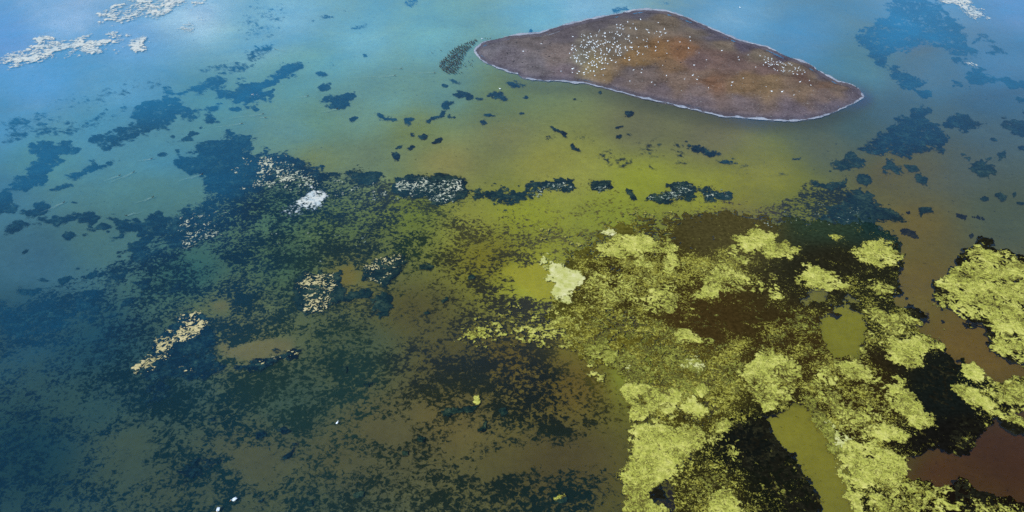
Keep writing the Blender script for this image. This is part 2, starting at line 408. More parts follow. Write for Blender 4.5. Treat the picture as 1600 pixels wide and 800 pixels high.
# (u, v, share of dark weed)
COVER = [(0, 480, .45), (60, 500, .62), (140, 490, .5), (150, 540, .25), (60, 580, .25), (200, 560, .6), (50, 650, .35), (150, 650, .35), (200, 600, .55), (250, 620, .6), (120, 740, .25), (30, 760, .4), (200, 700, .12), (250, 680, .3),
         (310, 730, .5), (300, 650, .45), (330, 600, .55), (380, 640, .5), (400, 720, .2), (350, 780, .4), (450, 780, .45), (480, 640, .5), (560, 560, .5), (600, 620, .5), (560, 700, .2), (560, 770, .5), (650, 760, .45), (700, 610, .6), (640, 560, .45),
         (750, 580, .58), (700, 650, .25), (720, 720, .35), (780, 770, .62), (850, 600, .58), (850, 650, .66), (920, 640, .4), (900, 560, .35), (880, 710, .18), (900, 760, .68), (960, 780, .4), (960, 690, .15), (780, 700, .3), (820, 680, .5), (700, 530, .3), (650, 470, .12), (620, 500, .1),
         (700, 450, .3), (760, 430, .45), (760, 500, .5), (830, 510, .6), (700, 380, .45), (780, 370, .45), (650, 360, .5), (600, 340, .55), (540, 320, .6), (460, 330, .6), (460, 280, .75), (400, 270, .8), (340, 290, .8), (330, 340, .7), (280, 350, .65), (260, 400, .5), (330, 420, .35), (380, 400, .55), (430, 380, .6), (500, 400, .55), (430, 470, .55),
         (380, 460, .65), (350, 510, .6), (500, 520, .5), (570, 470, .4), (300, 470, .4), (250, 450, .45), (220, 420, .5), (190, 470, .35), (620, 300, .6), (680, 290, .7), (720, 320, .3), (760, 310, .35), (820, 310, .15), (870, 330, .2), (940, 320, .2), (860, 360, .4), (800, 345, .3), (960, 360, .4), (1000, 330, .35), (1060, 320, .3), (1150, 320, .3), (1100, 350, .6),
         (1150, 350, .65), (1200, 330, .5), (1250, 350, .65), (1300, 340, .7), (1350, 330, .85), (1300, 400, .75), (1250, 400, .7), (1380, 420, .8), (1000, 440, .65), (920, 420, .5), (900, 480, .5), (1100, 450, .65), (1050, 500, .75), (1150, 500, .8), (1000, 520, .4), (950, 560, .3), (1050, 560, .4), (1120, 580, .6), (1000, 600, .3), (1080, 640, .4), (1160, 680, .85), (1100, 720, .7),
         (1200, 740, .85), (1100, 780, .6), (1250, 560, .7), (1340, 610, .75), (1400, 600, .8), (1460, 600, .88), (1500, 640, .85), (1350, 640, .7), (1400, 690, .8), (1450, 680, .85), (1400, 770, .75), (1520, 780, .85), (1560, 615, .7), (1250, 500, .7), (1340, 450, .7), (1400, 500, .75), (-200, 600, .4), (0, 1000, .4), (900, 1000, .5), (1700, 1000, .6)]
SPECK = [(0, 480, 18, 48, 74), (100, 650, 20, 55, 72), (300, 700, 22, 54, 64), (300, 400, 24, 58, 78), (450, 300, 26, 58, 70), (350, 240, 20, 56, 86), (500, 600, 34, 62, 60), (600, 380, 36, 58, 46), (700, 600, 40, 50, 38), (800, 700, 32, 48, 42), (850, 620, 32, 42, 34),
         (900, 770, 26, 46, 44), (750, 430, 52, 56, 22), (760, 360, 72, 74, 28), (700, 300, 54, 70, 52), (900, 330, 100, 100, 40), (1000, 440, 52, 46, 23), (1100, 500, 60, 49, 25), (1150, 350, 72, 68, 40), (1300, 340, 44, 60, 46), (1370, 330, 24, 48, 50), (1300, 420, 36, 36, 26),
         (1240, 540, 54, 45, 23), (1380, 460, 34, 36, 26), (1170, 690, 18, 22, 20), (1230, 760, 20, 24, 18), (1350, 630, 44, 36, 19), (1480, 620, 20, 26, 24), (1500, 680, 20, 20, 18), (1520, 780, 22, 18, 14), (1050, 580, 84, 78, 30), (1100, 640, 60, 56, 24), (960, 560, 92, 88, 32), (1100, 780, 44, 42, 22)]

ISLAND = [(741, 79), (745, 74), (754, 67), (767, 63), (782, 59), (802, 55), (827, 52.5), (842, 52), (857, 47), (880, 39.5), (920, 30), (957, 23), (987, 17), (1007, 14), (1040, 17), (1067, 25), (1090, 35),
          (1120, 48), (1153, 62), (1200, 74), (1227, 87), (1260, 98), (1287, 115), (1310, 127), (1330, 132), (1343, 140), (1349, 152), (1340, 158), (1320, 167), (1297, 178), (1273, 184), (1250, 187),
          (1220, 188), (1200, 187), (1167, 184), (1133, 182), (1100, 175), (1067, 167), (1040, 160), (1007, 153), (967, 143), (933, 134), (910, 129), (873, 126), (833, 124), (817, 122), (808, 115), (799, 113),
          (789, 109), (777, 105.5), (767, 101), (757, 96), (750, 91), (744, 84)]

def px_clamped(x, y):
    u, v = to_px(np.asarray(x, float), np.asarray(np.maximum(y, 70.0), float))
    return np.clip(u, -260, 1860), np.clip(v, -160, 1060)

# (u, v, share): painted blue of the water's own tint and sky reflection, strongest far out
WATER_SKY_SHARE = [(-200, -100, 0.408), (0, 0, 0.408), (100, 20, 0.408), (60, 130, 0.374), (60, 250, 0.22), (250, 240, 0.17), (250, 130, 0.306), (355, 255, 0.14), (60, 400, 0.085), (200, 350, 0.08), (60, 500, 0.102), (60, 700, 0.06), (200, 600, 0.04), (300, 700, 0.02), (300, 450, 0.05), (450, 300, 0.04), (400, 130, 0.258), (400, 20, 0.374), (560, 60, 0.286), (600, 10, 0.34), (600, 150, 0.136), (500, 190, 0.136), (560, 240, 0.034), (700, 240, 0.0), (860, 10, 0.34), (720, 90, 0.19), (760, 150, 0.054), (900, 200, 0.0), (1100, 10, 0.354), (1250, 60, 0.313), (1350, 110, 0.2), (1440, 110, 0.22), (1560, 100, 0.26), (1600, 0, 0.374), (1450, 0, 0.381), (1420, 55, 0.374), (1540, 200, 0.07), (1420, 200, 0.08), (1300, 210, 0.034), (1450, 260, 0.03), (1570, 300, 0.02), (1430, 350, 0.007), (1000, 190, 0.0), (1000, 280, 0.0), (1300, 300, 0.02), (500, 400, 0.02), (500, 600, 0.01), (700, 400, 0.0), (700, 700, 0.0), (1000, 600, 0.0), (1300, 600, 0.0), (1600, 500, 0.0), (1600, 800, 0.0), (500, 900, 0.02), (0, 900, 0.068), (1850, 0, 0.34), (1850, 400, 0.014), (1850, 1000, 0.0)]
WATER_SKY_BLUE = np.array([0.01, 0.28, 0.50])  # diffuse blue carrying the water's tint and missing sky reflection
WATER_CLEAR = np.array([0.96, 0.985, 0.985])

def water_sky_share(u, v):
    return shepard(WATER_SKY_SHARE, u, v, 2.0, 900.0)[:, 0]

def mirrored(u, v):
    k = np.interp(v, [-100, 25, 150, 275, 400, 525, 650, 775, 1060], [.14, .0914, .0529, .0322, .0223, .0164, .0134, .0119, .0105])
    k = k * (1 + 0.42 * ((u - 800) / 800.0) ** 2)
    return k[:, None] * np.array([0.28, 0.52, 1.0])

def bed_col(x, y):
    u, v = px_clamped(x, y)
    c = shepard(BED, u, v, 1.7, 1400.0)
    for p, pc in zip(POOLS, POOL_COL):
        if pc:
            k = (0.9 * smooth(-7, 5, sdf(p, u, v)))[:, None]
            c = c * (1 - k) + np.array(pc, float) * k
    # dark submerged sand round the island
    s = sdf(ISLAND, u, v)
    k = (smooth(-30, -1, s) * smooth(95, 165, v) * 0.55)[:, None]
    c = c * (1 - k) + np.array([64.0, 76.0, 78.0]) * k
    w = water_sky_share(u, v)[:, None]
    # what the eye sees through the water = sky mirrored + blue painted into the water + the bed
    sees = lin(c) - mirrored(u, v) - w * WATER_SKY_BLUE * LIGHT
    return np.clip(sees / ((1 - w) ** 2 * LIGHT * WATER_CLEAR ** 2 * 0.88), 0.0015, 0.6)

def bed_cov(x, y):
    u, v = px_clamped(x, y)
    c = shepard(COVER, u, v, 2.4, 300.0)[:, 0]
    c = c + 0.13 * smooth(300, 420, v) * (1 - smooth(850, 980, u)) * (c > 0.02)
    wob = 5.0 * fbm(np.asarray(x, float), np.asarray(y, float), 8.0, 6, 5, 0.7)
    c = c * smooth(-4, 4, sdf(MEADOW, u, v) + wob)
    for p in POOLS:
        c = c * (1 - smooth(-8, 6, sdf(p, u, v) + wob))
    return c

def speck_col(x, y):
    u, v = px_clamped(x, y)
    w = water_sky_share(u, v)[:, None]
    sees = lin(shepard(SPECK, u, v)) - 0.9 * mirrored(u, v) - w * WATER_SKY_BLUE * LIGHT
    return np.clip(sees / (1 - w) ** 2, 0.002, 1) * AG

def axis(lo, hi, step, far):
    core = np.arange(lo, hi + step, step)
    g, d, out = 1.35, step, []
    p = 0.0
    while p < far:
        d *= g
        p += d
        out.append(p)
    out = np.array(out)
    return np.concatenate([lo - out[::-1], core, core[-1] + out])

def make_bed():
    xs, ys = axis(-330, 330, 1.3, 9000), axis(105, 500, 1.3, 9000)
    X, Y = np.meshgrid(xs, ys)
    X, Y = X.ravel(), Y.ravel()
    nx, ny = len(xs), len(ys)
    me = bpy.data.meshes.new("lake_bed")
    z = -0.7 + 0.05 * fbm(X, Y, 14.0, 3, 3)
    me.vertices.add(len(X))
    me.vertices.foreach_set("co", np.stack([X, Y, z], 1).astype(np.float32).ravel())
    j, i = np.meshgrid(np.arange(ny - 1), np.arange(nx - 1), indexing='ij')
    q = (j * nx + i).ravel()
    loops = np.stack([q, q + 1, q + nx + 1, q + nx], 1)
    me.loops.add(loops.size)
    me.loops.foreach_set("vertex_index", loops.astype(np.int32).ravel())
    me.polygons.add(len(loops))
    me.polygons.foreach_set("loop_start", (np.arange(len(loops)) * 4).astype(np.int32))
    me.update(calc_edges=True)
    me.polygons.foreach_set("use_smooth", np.ones(len(loops), bool))
    for nm, fn in (("silt", bed_col), ("speck", speck_col)):
        v = np.concatenate([fn(X, Y), np.ones((len(X), 1))], 1)
        me.attributes.new(nm, 'FLOAT_COLOR', 'POINT').data.foreach_set("color", v.astype(np.float32).ravel())
    me.attributes.new("cover", 'FLOAT', 'POINT').data.foreach_set("value", bed_cov(X, Y).astype(np.float32))
    m, n, l, out = new_mat("bed_silt_and_weed")
    g = node(n, l, "ShaderNodeNewGeometry").outputs["Position"]
    a1 = node(n, l, "ShaderNodeAttribute", attribute_name="silt").outputs["Color"]
    a2 = node(n, l, "ShaderNodeAttribute", attribute_name="speck").outputs["Color"]
    cv = node(n, l, "ShaderNodeAttribute", attribute_name="cover").outputs["Fac"]
    n1 = node(n, l, "ShaderNodeTexNoise", {"Vector": g, "Scale": 0.85, "Detail": 4.0, "Roughness": 0.6, "Distortion": 0.7}).outputs[0]
    n2 = node(n, l, "ShaderNodeTexNoise", {"Vector": g, "Scale": 0.075, "Detail": 6.0, "Roughness": 0.68, "Distortion": 0.3}).outputs[0]
    # patches, then single tufts inside the patches; the threshold moves with the share of weed
    pt = node(n, l, "ShaderNodeMapRange", {"Value": n2, "From Min": 0.0, "From Max": 1.0, "To Min": -1.0, "To Max": 1.0}).outputs[0]
    on = node(n, l, "ShaderNodeMapRange", {"Value": cv, "From Min": 0.0, "From Max": 0.25}).outputs[0]
    pt = node(n, l, "ShaderNodeMath", {0: pt, 1: on}, operation='MULTIPLY').outputs[0]
    loc = node(n, l, "ShaderNodeMath", {0: pt, 1: 1.05, 2: cv}, operation='MULTIPLY_ADD').outputs[0]
    thr = node(n, l, "ShaderNodeMapRange", {"Value": loc, "From Min": 0.0, "From Max": 1.0, "To Min": 0.70, "To Max": 0.32}).outputs[0]
    d = node(n, l, "ShaderNodeMath", {0: n1, 1: thr}, operation='SUBTRACT').outputs[0]
    f = node(n, l, "ShaderNodeMapRange", {"Value": d, "From Min": -0.075, "From Max": 0.09}, interpolation_type='SMOOTHSTEP').outputs[0]
    mx = node(n, l, "ShaderNodeMix", data_type='RGBA')
    l.new(f, mx.inputs[0]); l.new(a1, mx.inputs[6]); l.new(a2, mx.inputs[7])
    # silt is a little uneven
    n3 = node(n, l, "ShaderNodeTexNoise", {"Vector": g, "Scale": 0.03, "Detail": 6.0, "Roughness": 0.6}).outputs[0]
    vr = node(n, l, "ShaderNodeMapRange", {"Value": n3, "From Min": 0.3, "From Max": 0.7, "To Min": 0.86, "To Max": 1.14}).outputs[0]
    n4 = node(n, l, "ShaderNodeTexNoise", {"Vector": g, "Scale": 0.5, "Detail": 8.0, "Roughness": 0.75}).outputs[0]
    v2 = node(n, l, "ShaderNodeMapRange", {"Value": n4, "From Min": 0.3, "From Max": 0.7, "To Min": 0.86, "To Max": 1.14}).outputs[0]
    vr = node(n, l, "ShaderNodeMath", {0: vr, 1: v2}, operation='MULTIPLY').outputs[0]
    hs = node(n, l, "ShaderNodeHueSaturation", {"Color": mx.outputs[2], "Value": vr})
    p = node(n, l, "ShaderNodeBsdfDiffuse", {"Color": hs.outputs[0]})
    l.new(p.outputs[0], out.inputs[0])
    me.materials.append(m)
    return tag(link("lake_bed", me), kind="structure")

def make_water():
    xs, ys = axis(-330, 330, 8.0, 9000), axis(105, 500, 8.0, 9000)
    X, Y = np.meshgrid(xs, ys)
    X, Y = X.ravel(), Y.ravel()
    nx, ny = len(xs), len(ys)
    j, i = np.meshgrid(np.arange(ny - 1), np.arange(nx - 1), indexing='ij')
    q = (j * nx + i).ravel()
    me = bpy.data.meshes.new("lake_water")
    me.from_pydata(np.stack([X, Y, 0 * X], 1).tolist(), [], np.stack([q, q + 1, q + nx + 1, q + nx], 1).tolist())
    u, v = px_clamped(X, Y)
    me.attributes.new("body", 'FLOAT', 'POINT').data.foreach_set("value", water_sky_share(u, v).astype(np.float32))  # share of painted blue: water tint and mirrored sky
    m, n, l, out = new_mat("lake_water")
    g = node(n, l, "ShaderNodeNewGeometry").outputs["Position"]
    n1 = node(n, l, "ShaderNodeTexNoise", {"Vector": g, "Scale": 0.9, "Detail": 3.0, "Roughness": 0.5}).outputs[0]
    b = node(n, l, "ShaderNodeBump", {"Height": n1, "Strength": 1.0, "Distance": 0.03}).outputs[0]
    fr = node(n, l, "ShaderNodeFresnel", {"IOR": 1.34, "Normal": b}).outputs[0]
    t = node(n, l, "ShaderNodeBsdfTransparent", {"Color": (*WATER_CLEAR, 1)}).outputs[0]
    bd = node(n, l, "ShaderNodeAttribute", attribute_name="body").outputs["Fac"]  # share of painted blue: water tint and mirrored sky
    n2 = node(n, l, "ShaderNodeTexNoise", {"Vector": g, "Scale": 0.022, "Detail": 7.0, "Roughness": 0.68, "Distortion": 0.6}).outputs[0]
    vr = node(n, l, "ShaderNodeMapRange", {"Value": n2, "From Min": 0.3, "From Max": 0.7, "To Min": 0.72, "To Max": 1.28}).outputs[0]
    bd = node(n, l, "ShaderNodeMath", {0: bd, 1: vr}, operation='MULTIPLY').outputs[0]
    di = node(n, l, "ShaderNodeBsdfDiffuse", {"Color": (*WATER_SKY_BLUE, 1)}).outputs[0]
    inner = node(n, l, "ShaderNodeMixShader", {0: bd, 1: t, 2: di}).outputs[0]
    gl = node(n, l, "ShaderNodeBsdfGlossy", {"Color": (1, 1, 1, 1), "Roughness": 0.12, "Normal": b}).outputs[0]
    mx = node(n, l, "ShaderNodeMixShader", {0: fr, 1: inner, 2: gl})
    l.new(mx.outputs[0], out.inputs[0])
    me.materials.append(m)
    return tag(link("lake_water", me), kind="structure")

make_bed()
make_water()

# ------------------------------------------------------------------ the island
ISLE_COL = [(760, 80, 108, 108, 119), (790, 100, 104, 102, 114), (830, 70, 112, 107, 111), (830, 110, 107, 105, 114), (880, 60, 98, 94, 103), (940, 40, 97, 94, 102), (1000, 25, 94, 94, 107), (880, 90, 116, 108, 109), (910, 75, 116, 113, 109), (925, 108, 132, 123, 98), (945, 122, 123, 108, 87), (905, 100, 121, 120, 111), (960, 60, 113, 109, 107), (1000, 45, 116, 108, 98), (1040, 40, 119, 109, 99), (960, 85, 116, 108, 98), (985, 100, 129, 107, 79), (1000, 108, 128, 107, 80), (1030, 95, 133, 106, 78), (1065, 90, 129, 100, 79), (1040, 110, 123, 103, 85), (1010, 120, 107, 98, 98), (990, 116, 104, 98, 102), (1090, 105, 108, 93, 94), (1120, 100, 111, 94, 91), (1100, 130, 121, 105, 96), (1060, 135, 120, 106, 99), (1095, 148, 116, 105, 106), (1110, 138, 126, 100, 85), (1160, 140, 126, 107, 86), (1200, 140, 124, 107, 86), (1250, 150, 120, 105, 93), (1290, 155, 108, 97, 96), (1150, 110, 107, 92, 91), (1200, 115, 108, 92, 91), (1260, 130, 111, 92, 87), (1290, 140, 116, 97, 87), (1310, 145, 119, 106, 99), (1085, 50, 116, 108, 100), (1130, 75, 120, 110, 100), (1190, 95, 122, 113, 102), (1230, 108, 123, 113, 100), (1270, 125, 122, 109, 98), (1090, 42, 90, 89, 103), (1120, 58, 91, 89, 103), (1160, 72, 90, 86, 103), (1220, 92, 91, 86, 102), (1280, 118, 93, 89, 100), (1335, 148, 97, 93, 106), (1300, 168, 98, 94, 107), (1240, 178, 101, 95, 107), (1160, 170, 106, 98, 104), (1090, 160, 105, 98, 107), (1030, 148, 105, 97, 104), (960, 133, 104, 97, 103), (880, 118, 106, 99, 108)]  # ground colours with a blue-grey haze mixed in

def isle_attr(x, y):
    u, v = to_px(x, y)
    wu = 5 * fbm(x, y, 12.0, 4, 31); wv = 3 * fbm(x, y, 12.0, 4, 37)
    c = shepard(ISLE_COL, u + wu * 0.8, v + wv * 0.6, 2.3, 30.0)
    s = sdf(ISLAND, u, v)
    k = (0.7 * (1 - smooth(2, 10, s)))[:, None]
    c = c * (1 - k) + np.array([92.0, 92.0, 110.0]) * k
    return lin(c) * AG

def isle_mat():
    m, n, l, out = new_mat("island_ground")
    g = node(n, l, "ShaderNodeNewGeometry").outputs["Position"]
    a = node(n, l, "ShaderNodeAttribute", attribute_name="ground").outputs["Color"]
    n1 = node(n, l, "ShaderNodeTexNoise", {"Vector": g, "Scale": 0.9, "Detail": 6.0, "Roughness": 0.7}).outputs[0]
    n2 = node(n, l, "ShaderNodeTexNoise", {"Vector": g, "Scale": 0.12, "Detail": 5.0, "Roughness": 0.6}).outputs[0]
    s = node(n, l, "ShaderNodeMath", {0: n1, 1: n2}, operation='ADD').outputs[0]
    vr = node(n, l, "ShaderNodeMapRange", {"Value": s, "From Min": 0.7, "From Max": 1.3, "To Min": 0.55, "To Max": 1.45}).outputs[0]
    hs = node(n, l, "ShaderNodeHueSaturation", {"Color": a, "Value": vr})
    # droppings, shells and bleached debris; dark stones and tufts
    n3 = node(n, l, "ShaderNodeTexNoise", {"Vector": g, "Scale": 1.7, "Detail": 2.0, "Roughness": 0.5}).outputs[0]
    pale = node(n, l, "ShaderNodeMapRange", {"Value": n3, "From Min": 0.68, "From Max": 0.74}).outputs[0]
    dark = node(n, l, "ShaderNodeMapRange", {"Value": n3, "From Min": 0.30, "From Max": 0.25}).outputs[0]
    m1 = node(n, l, "ShaderNodeMix", data_type='RGBA')
    l.new(pale, m1.inputs[0]); l.new(hs.outputs[0], m1.inputs[6]); m1.inputs[7].default_value = (*alb(165, 175, 180), 1)
    m2 = node(n, l, "ShaderNodeMix", data_type='RGBA')
    l.new(dark, m2.inputs[0]); l.new(m1.outputs[2], m2.inputs[6]); m2.inputs[7].default_value = (*alb(52, 46, 46), 1)
    b = node(n, l, "ShaderNodeBump", {"Height": n1, "Strength": 1.0, "Distance": 0.5}).outputs[0]
    p = node(n, l, "ShaderNodeBsdfDiffuse", {"Color": m2.outputs[2], "Normal": b})
    l.new(p.outputs[0], out.inputs[0])
    return m

def isle_z(x, y):
    u, v = to_px(x, y)
    s = sdf(ISLAND, u, v)
    return 0.05 + 2.6 * smooth(0, 46, s) + 0.5 * smooth(3, 12, s) + 0.10 * fbm(x, y, 6.0, 4, 41) * smooth(0, 8, s) + 0.16 * np.sin(s * 0.9) * smooth(1, 3, s) * (1 - smooth(7, 13, s))

def grid_for(poly, h, pad=6.0):
    p = np.array([at(u, v) for u, v in poly])
    lo, hi = p.min(0) - pad, p.max(0) + pad
    nx, ny = int((hi[0] - lo[0]) / h) + 2, int((hi[1] - lo[1]) / h) + 2
    X, Y = np.meshgrid(lo[0] + h * np.arange(nx), lo[1] + h * np.arange(ny))
    return lo[0], lo[1], X, Y

def make_island():
    h = 0.8
    x0, y0, X, Y = grid_for(ISLAND, h)
    u, v = to_px(X, Y)
    s = sdf(ISLAND, u, v) + 0.5 * fbm(X, Y, 5.0, 3, 51)
    polys, cells, rims, pos = contour(s, x0, y0, h)
    me = mesh_of("island", polys, rims, pos, lambda x, y, f: isle_z(x, y), isle_mat(), skirt=0.9, attrs={"ground": isle_attr})
    isl = tag(link("island", me), kind="structure")
    # the pale line of foam and salt along the waterline
    wid = 1.2 + 0.55 * fbm(X, Y, 12.0, 5, 57, 0.7) + 0.35 * smooth(-3, 3, 110 - v) * 0
    F = wid - np.abs(s + 0.2)
    polys, cells, rims, pos = contour(F, x0, y0, h)
    me = mesh_of("foam_line", polys, rims, pos, lambda x, y, f: np.maximum(isle_z(x, y) + 0.03, 0.06) + 0.05 * np.clip(f, 0, 1), M["foam"], skirt=0.05, thick=True)
    fo = link("foam_line", me, isl)
    fo["label"] = "pale foam and salt line along the waterline"
    # a second, older tide line near the rear shore
    LINE = [(838, 59), (848, 59), (858, 57), (868, 54), (876, 50)]
    F = np.full(X.shape, -9.0)
    for (ax, ay), (bx, by) in zip(LINE, LINE[1:]):
        t = np.clip(((u - ax) * (bx - ax) + (v - ay) * (by - ay)) / ((bx - ax) ** 2 + (by - ay) ** 2), 0, 1)
        F = np.maximum(F, 0.55 - np.hypot(u - ax - t * (bx - ax), v - ay - t * (by - ay)) + 0.15 * fbm(X, Y, 5.0, 3, 61))
    polys, cells, rims, pos = contour(F, x0, y0, h)
    me = mesh_of("tide_line", polys, rims, pos, lambda x, y, f: isle_z(x, y) + 0.06, M["foam"], skirt=0.05, thick=True)
    link("tide_line", me, isl)
    return isl
island = make_island()

# ------------------------------------------------------------------ dark weed beds just under the surface
def field(X, Y, style, wave, seed):
    if style == 'vein':
        wx, wy = X + 0.7 * fbm(X, Y, wave * 2, 2, seed + 3), Y + 0.7 * fbm(X, Y, wave * 2, 2, seed + 9)
        a = np.abs(fbm(wx, wy, wave, 3, seed, 0.7))
        tv = 1 - (2 * uni(a) - 1)
        return 0.55 * tv + 0.45 * uni(fbm(X, Y, wave * 6, 5, seed + 21, 0.7))
    if style == 'crack':
        a = math.radians(-35)
        wx, wy = X + 1.2 * fbm(X, Y, 6.0, 3, seed + 3), Y + 1.2 * fbm(X, Y, 6.0, 3, seed + 9)
        p, q = wx * math.cos(a) + wy * math.sin(a), -wx * math.sin(a) + wy * math.cos(a)
        r = np.abs(fbm(p / 3.0, q, wave, 3, seed, 0.6))
        tv = 1 - (2 * uni(r) - 1)
        return 0.62 * tv + 0.38 * uni(fbm(X, Y, 5.0, 5, seed + 21, 0.75))
    if style == 'streak':
        a = math.radians(24)
        wx, wy = X + 0.8 * fbm(X, Y, 4.0, 3, seed + 3), Y + 0.8 * fbm(X, Y, 4.0, 3, seed + 9)
        p, q = wx * math.cos(a) + wy * math.sin(a), -wx * math.sin(a) + wy * math.cos(a)
        return 0.74 * uni(fbm(p / 2.4, q, wave, 4, seed, 0.75)) + 0.26 * uni(fbm(X, Y, 8.0, 4, seed + 5, 0.6))
    if style == 'fine':
        return 0.6 * uni(fbm(X, Y, wave, 4, seed, 0.8)) + 0.4 * uni(fbm(X, Y, wave * 5, 4, seed + 5, 0.6))
    return 0.45 * uni(fbm(X, Y, wave * 1.6, 5, seed, 0.75)) + 0.55 * uni(fbm(X, Y, max(wave * 0.35, 0.8), 4, seed + 11, 0.85))

def patch(poly, cov, edge, amp, style, wave, h, seed, grow=0.0):
    x0, y0, X, Y = grid_for(poly, h)
    u, v = to_px(X, Y)
    g = sdf(poly, u, v) + grow + amp * fbm(X, Y, 7.0, 6, seed + 100, 0.7)
    F = cov * smooth(-edge, edge, g) - field(X, Y, style, wave, seed)
    F = np.where(g < -edge, -1.0, F)
    F[0, :] = F[-1, :] = -1; F[:, 0] = F[:, -1] = -1
    return contour(F, x0, y0, h) + (X.shape[1],)

def centroid(poly):
    p = np.asarray(poly, float)
    return p.mean(0)

def area(poly):
    p = np.asarray(poly, float); q = np.roll(p, -1, 0)
    return abs((p[:, 0] * q[:, 1] - p[:, 1] * q[:, 0]).sum()) / 2

def slant_h(v, k=1.2):
    x, y = at(800, v)
    return k * math.hypot(y, HC) / FPX

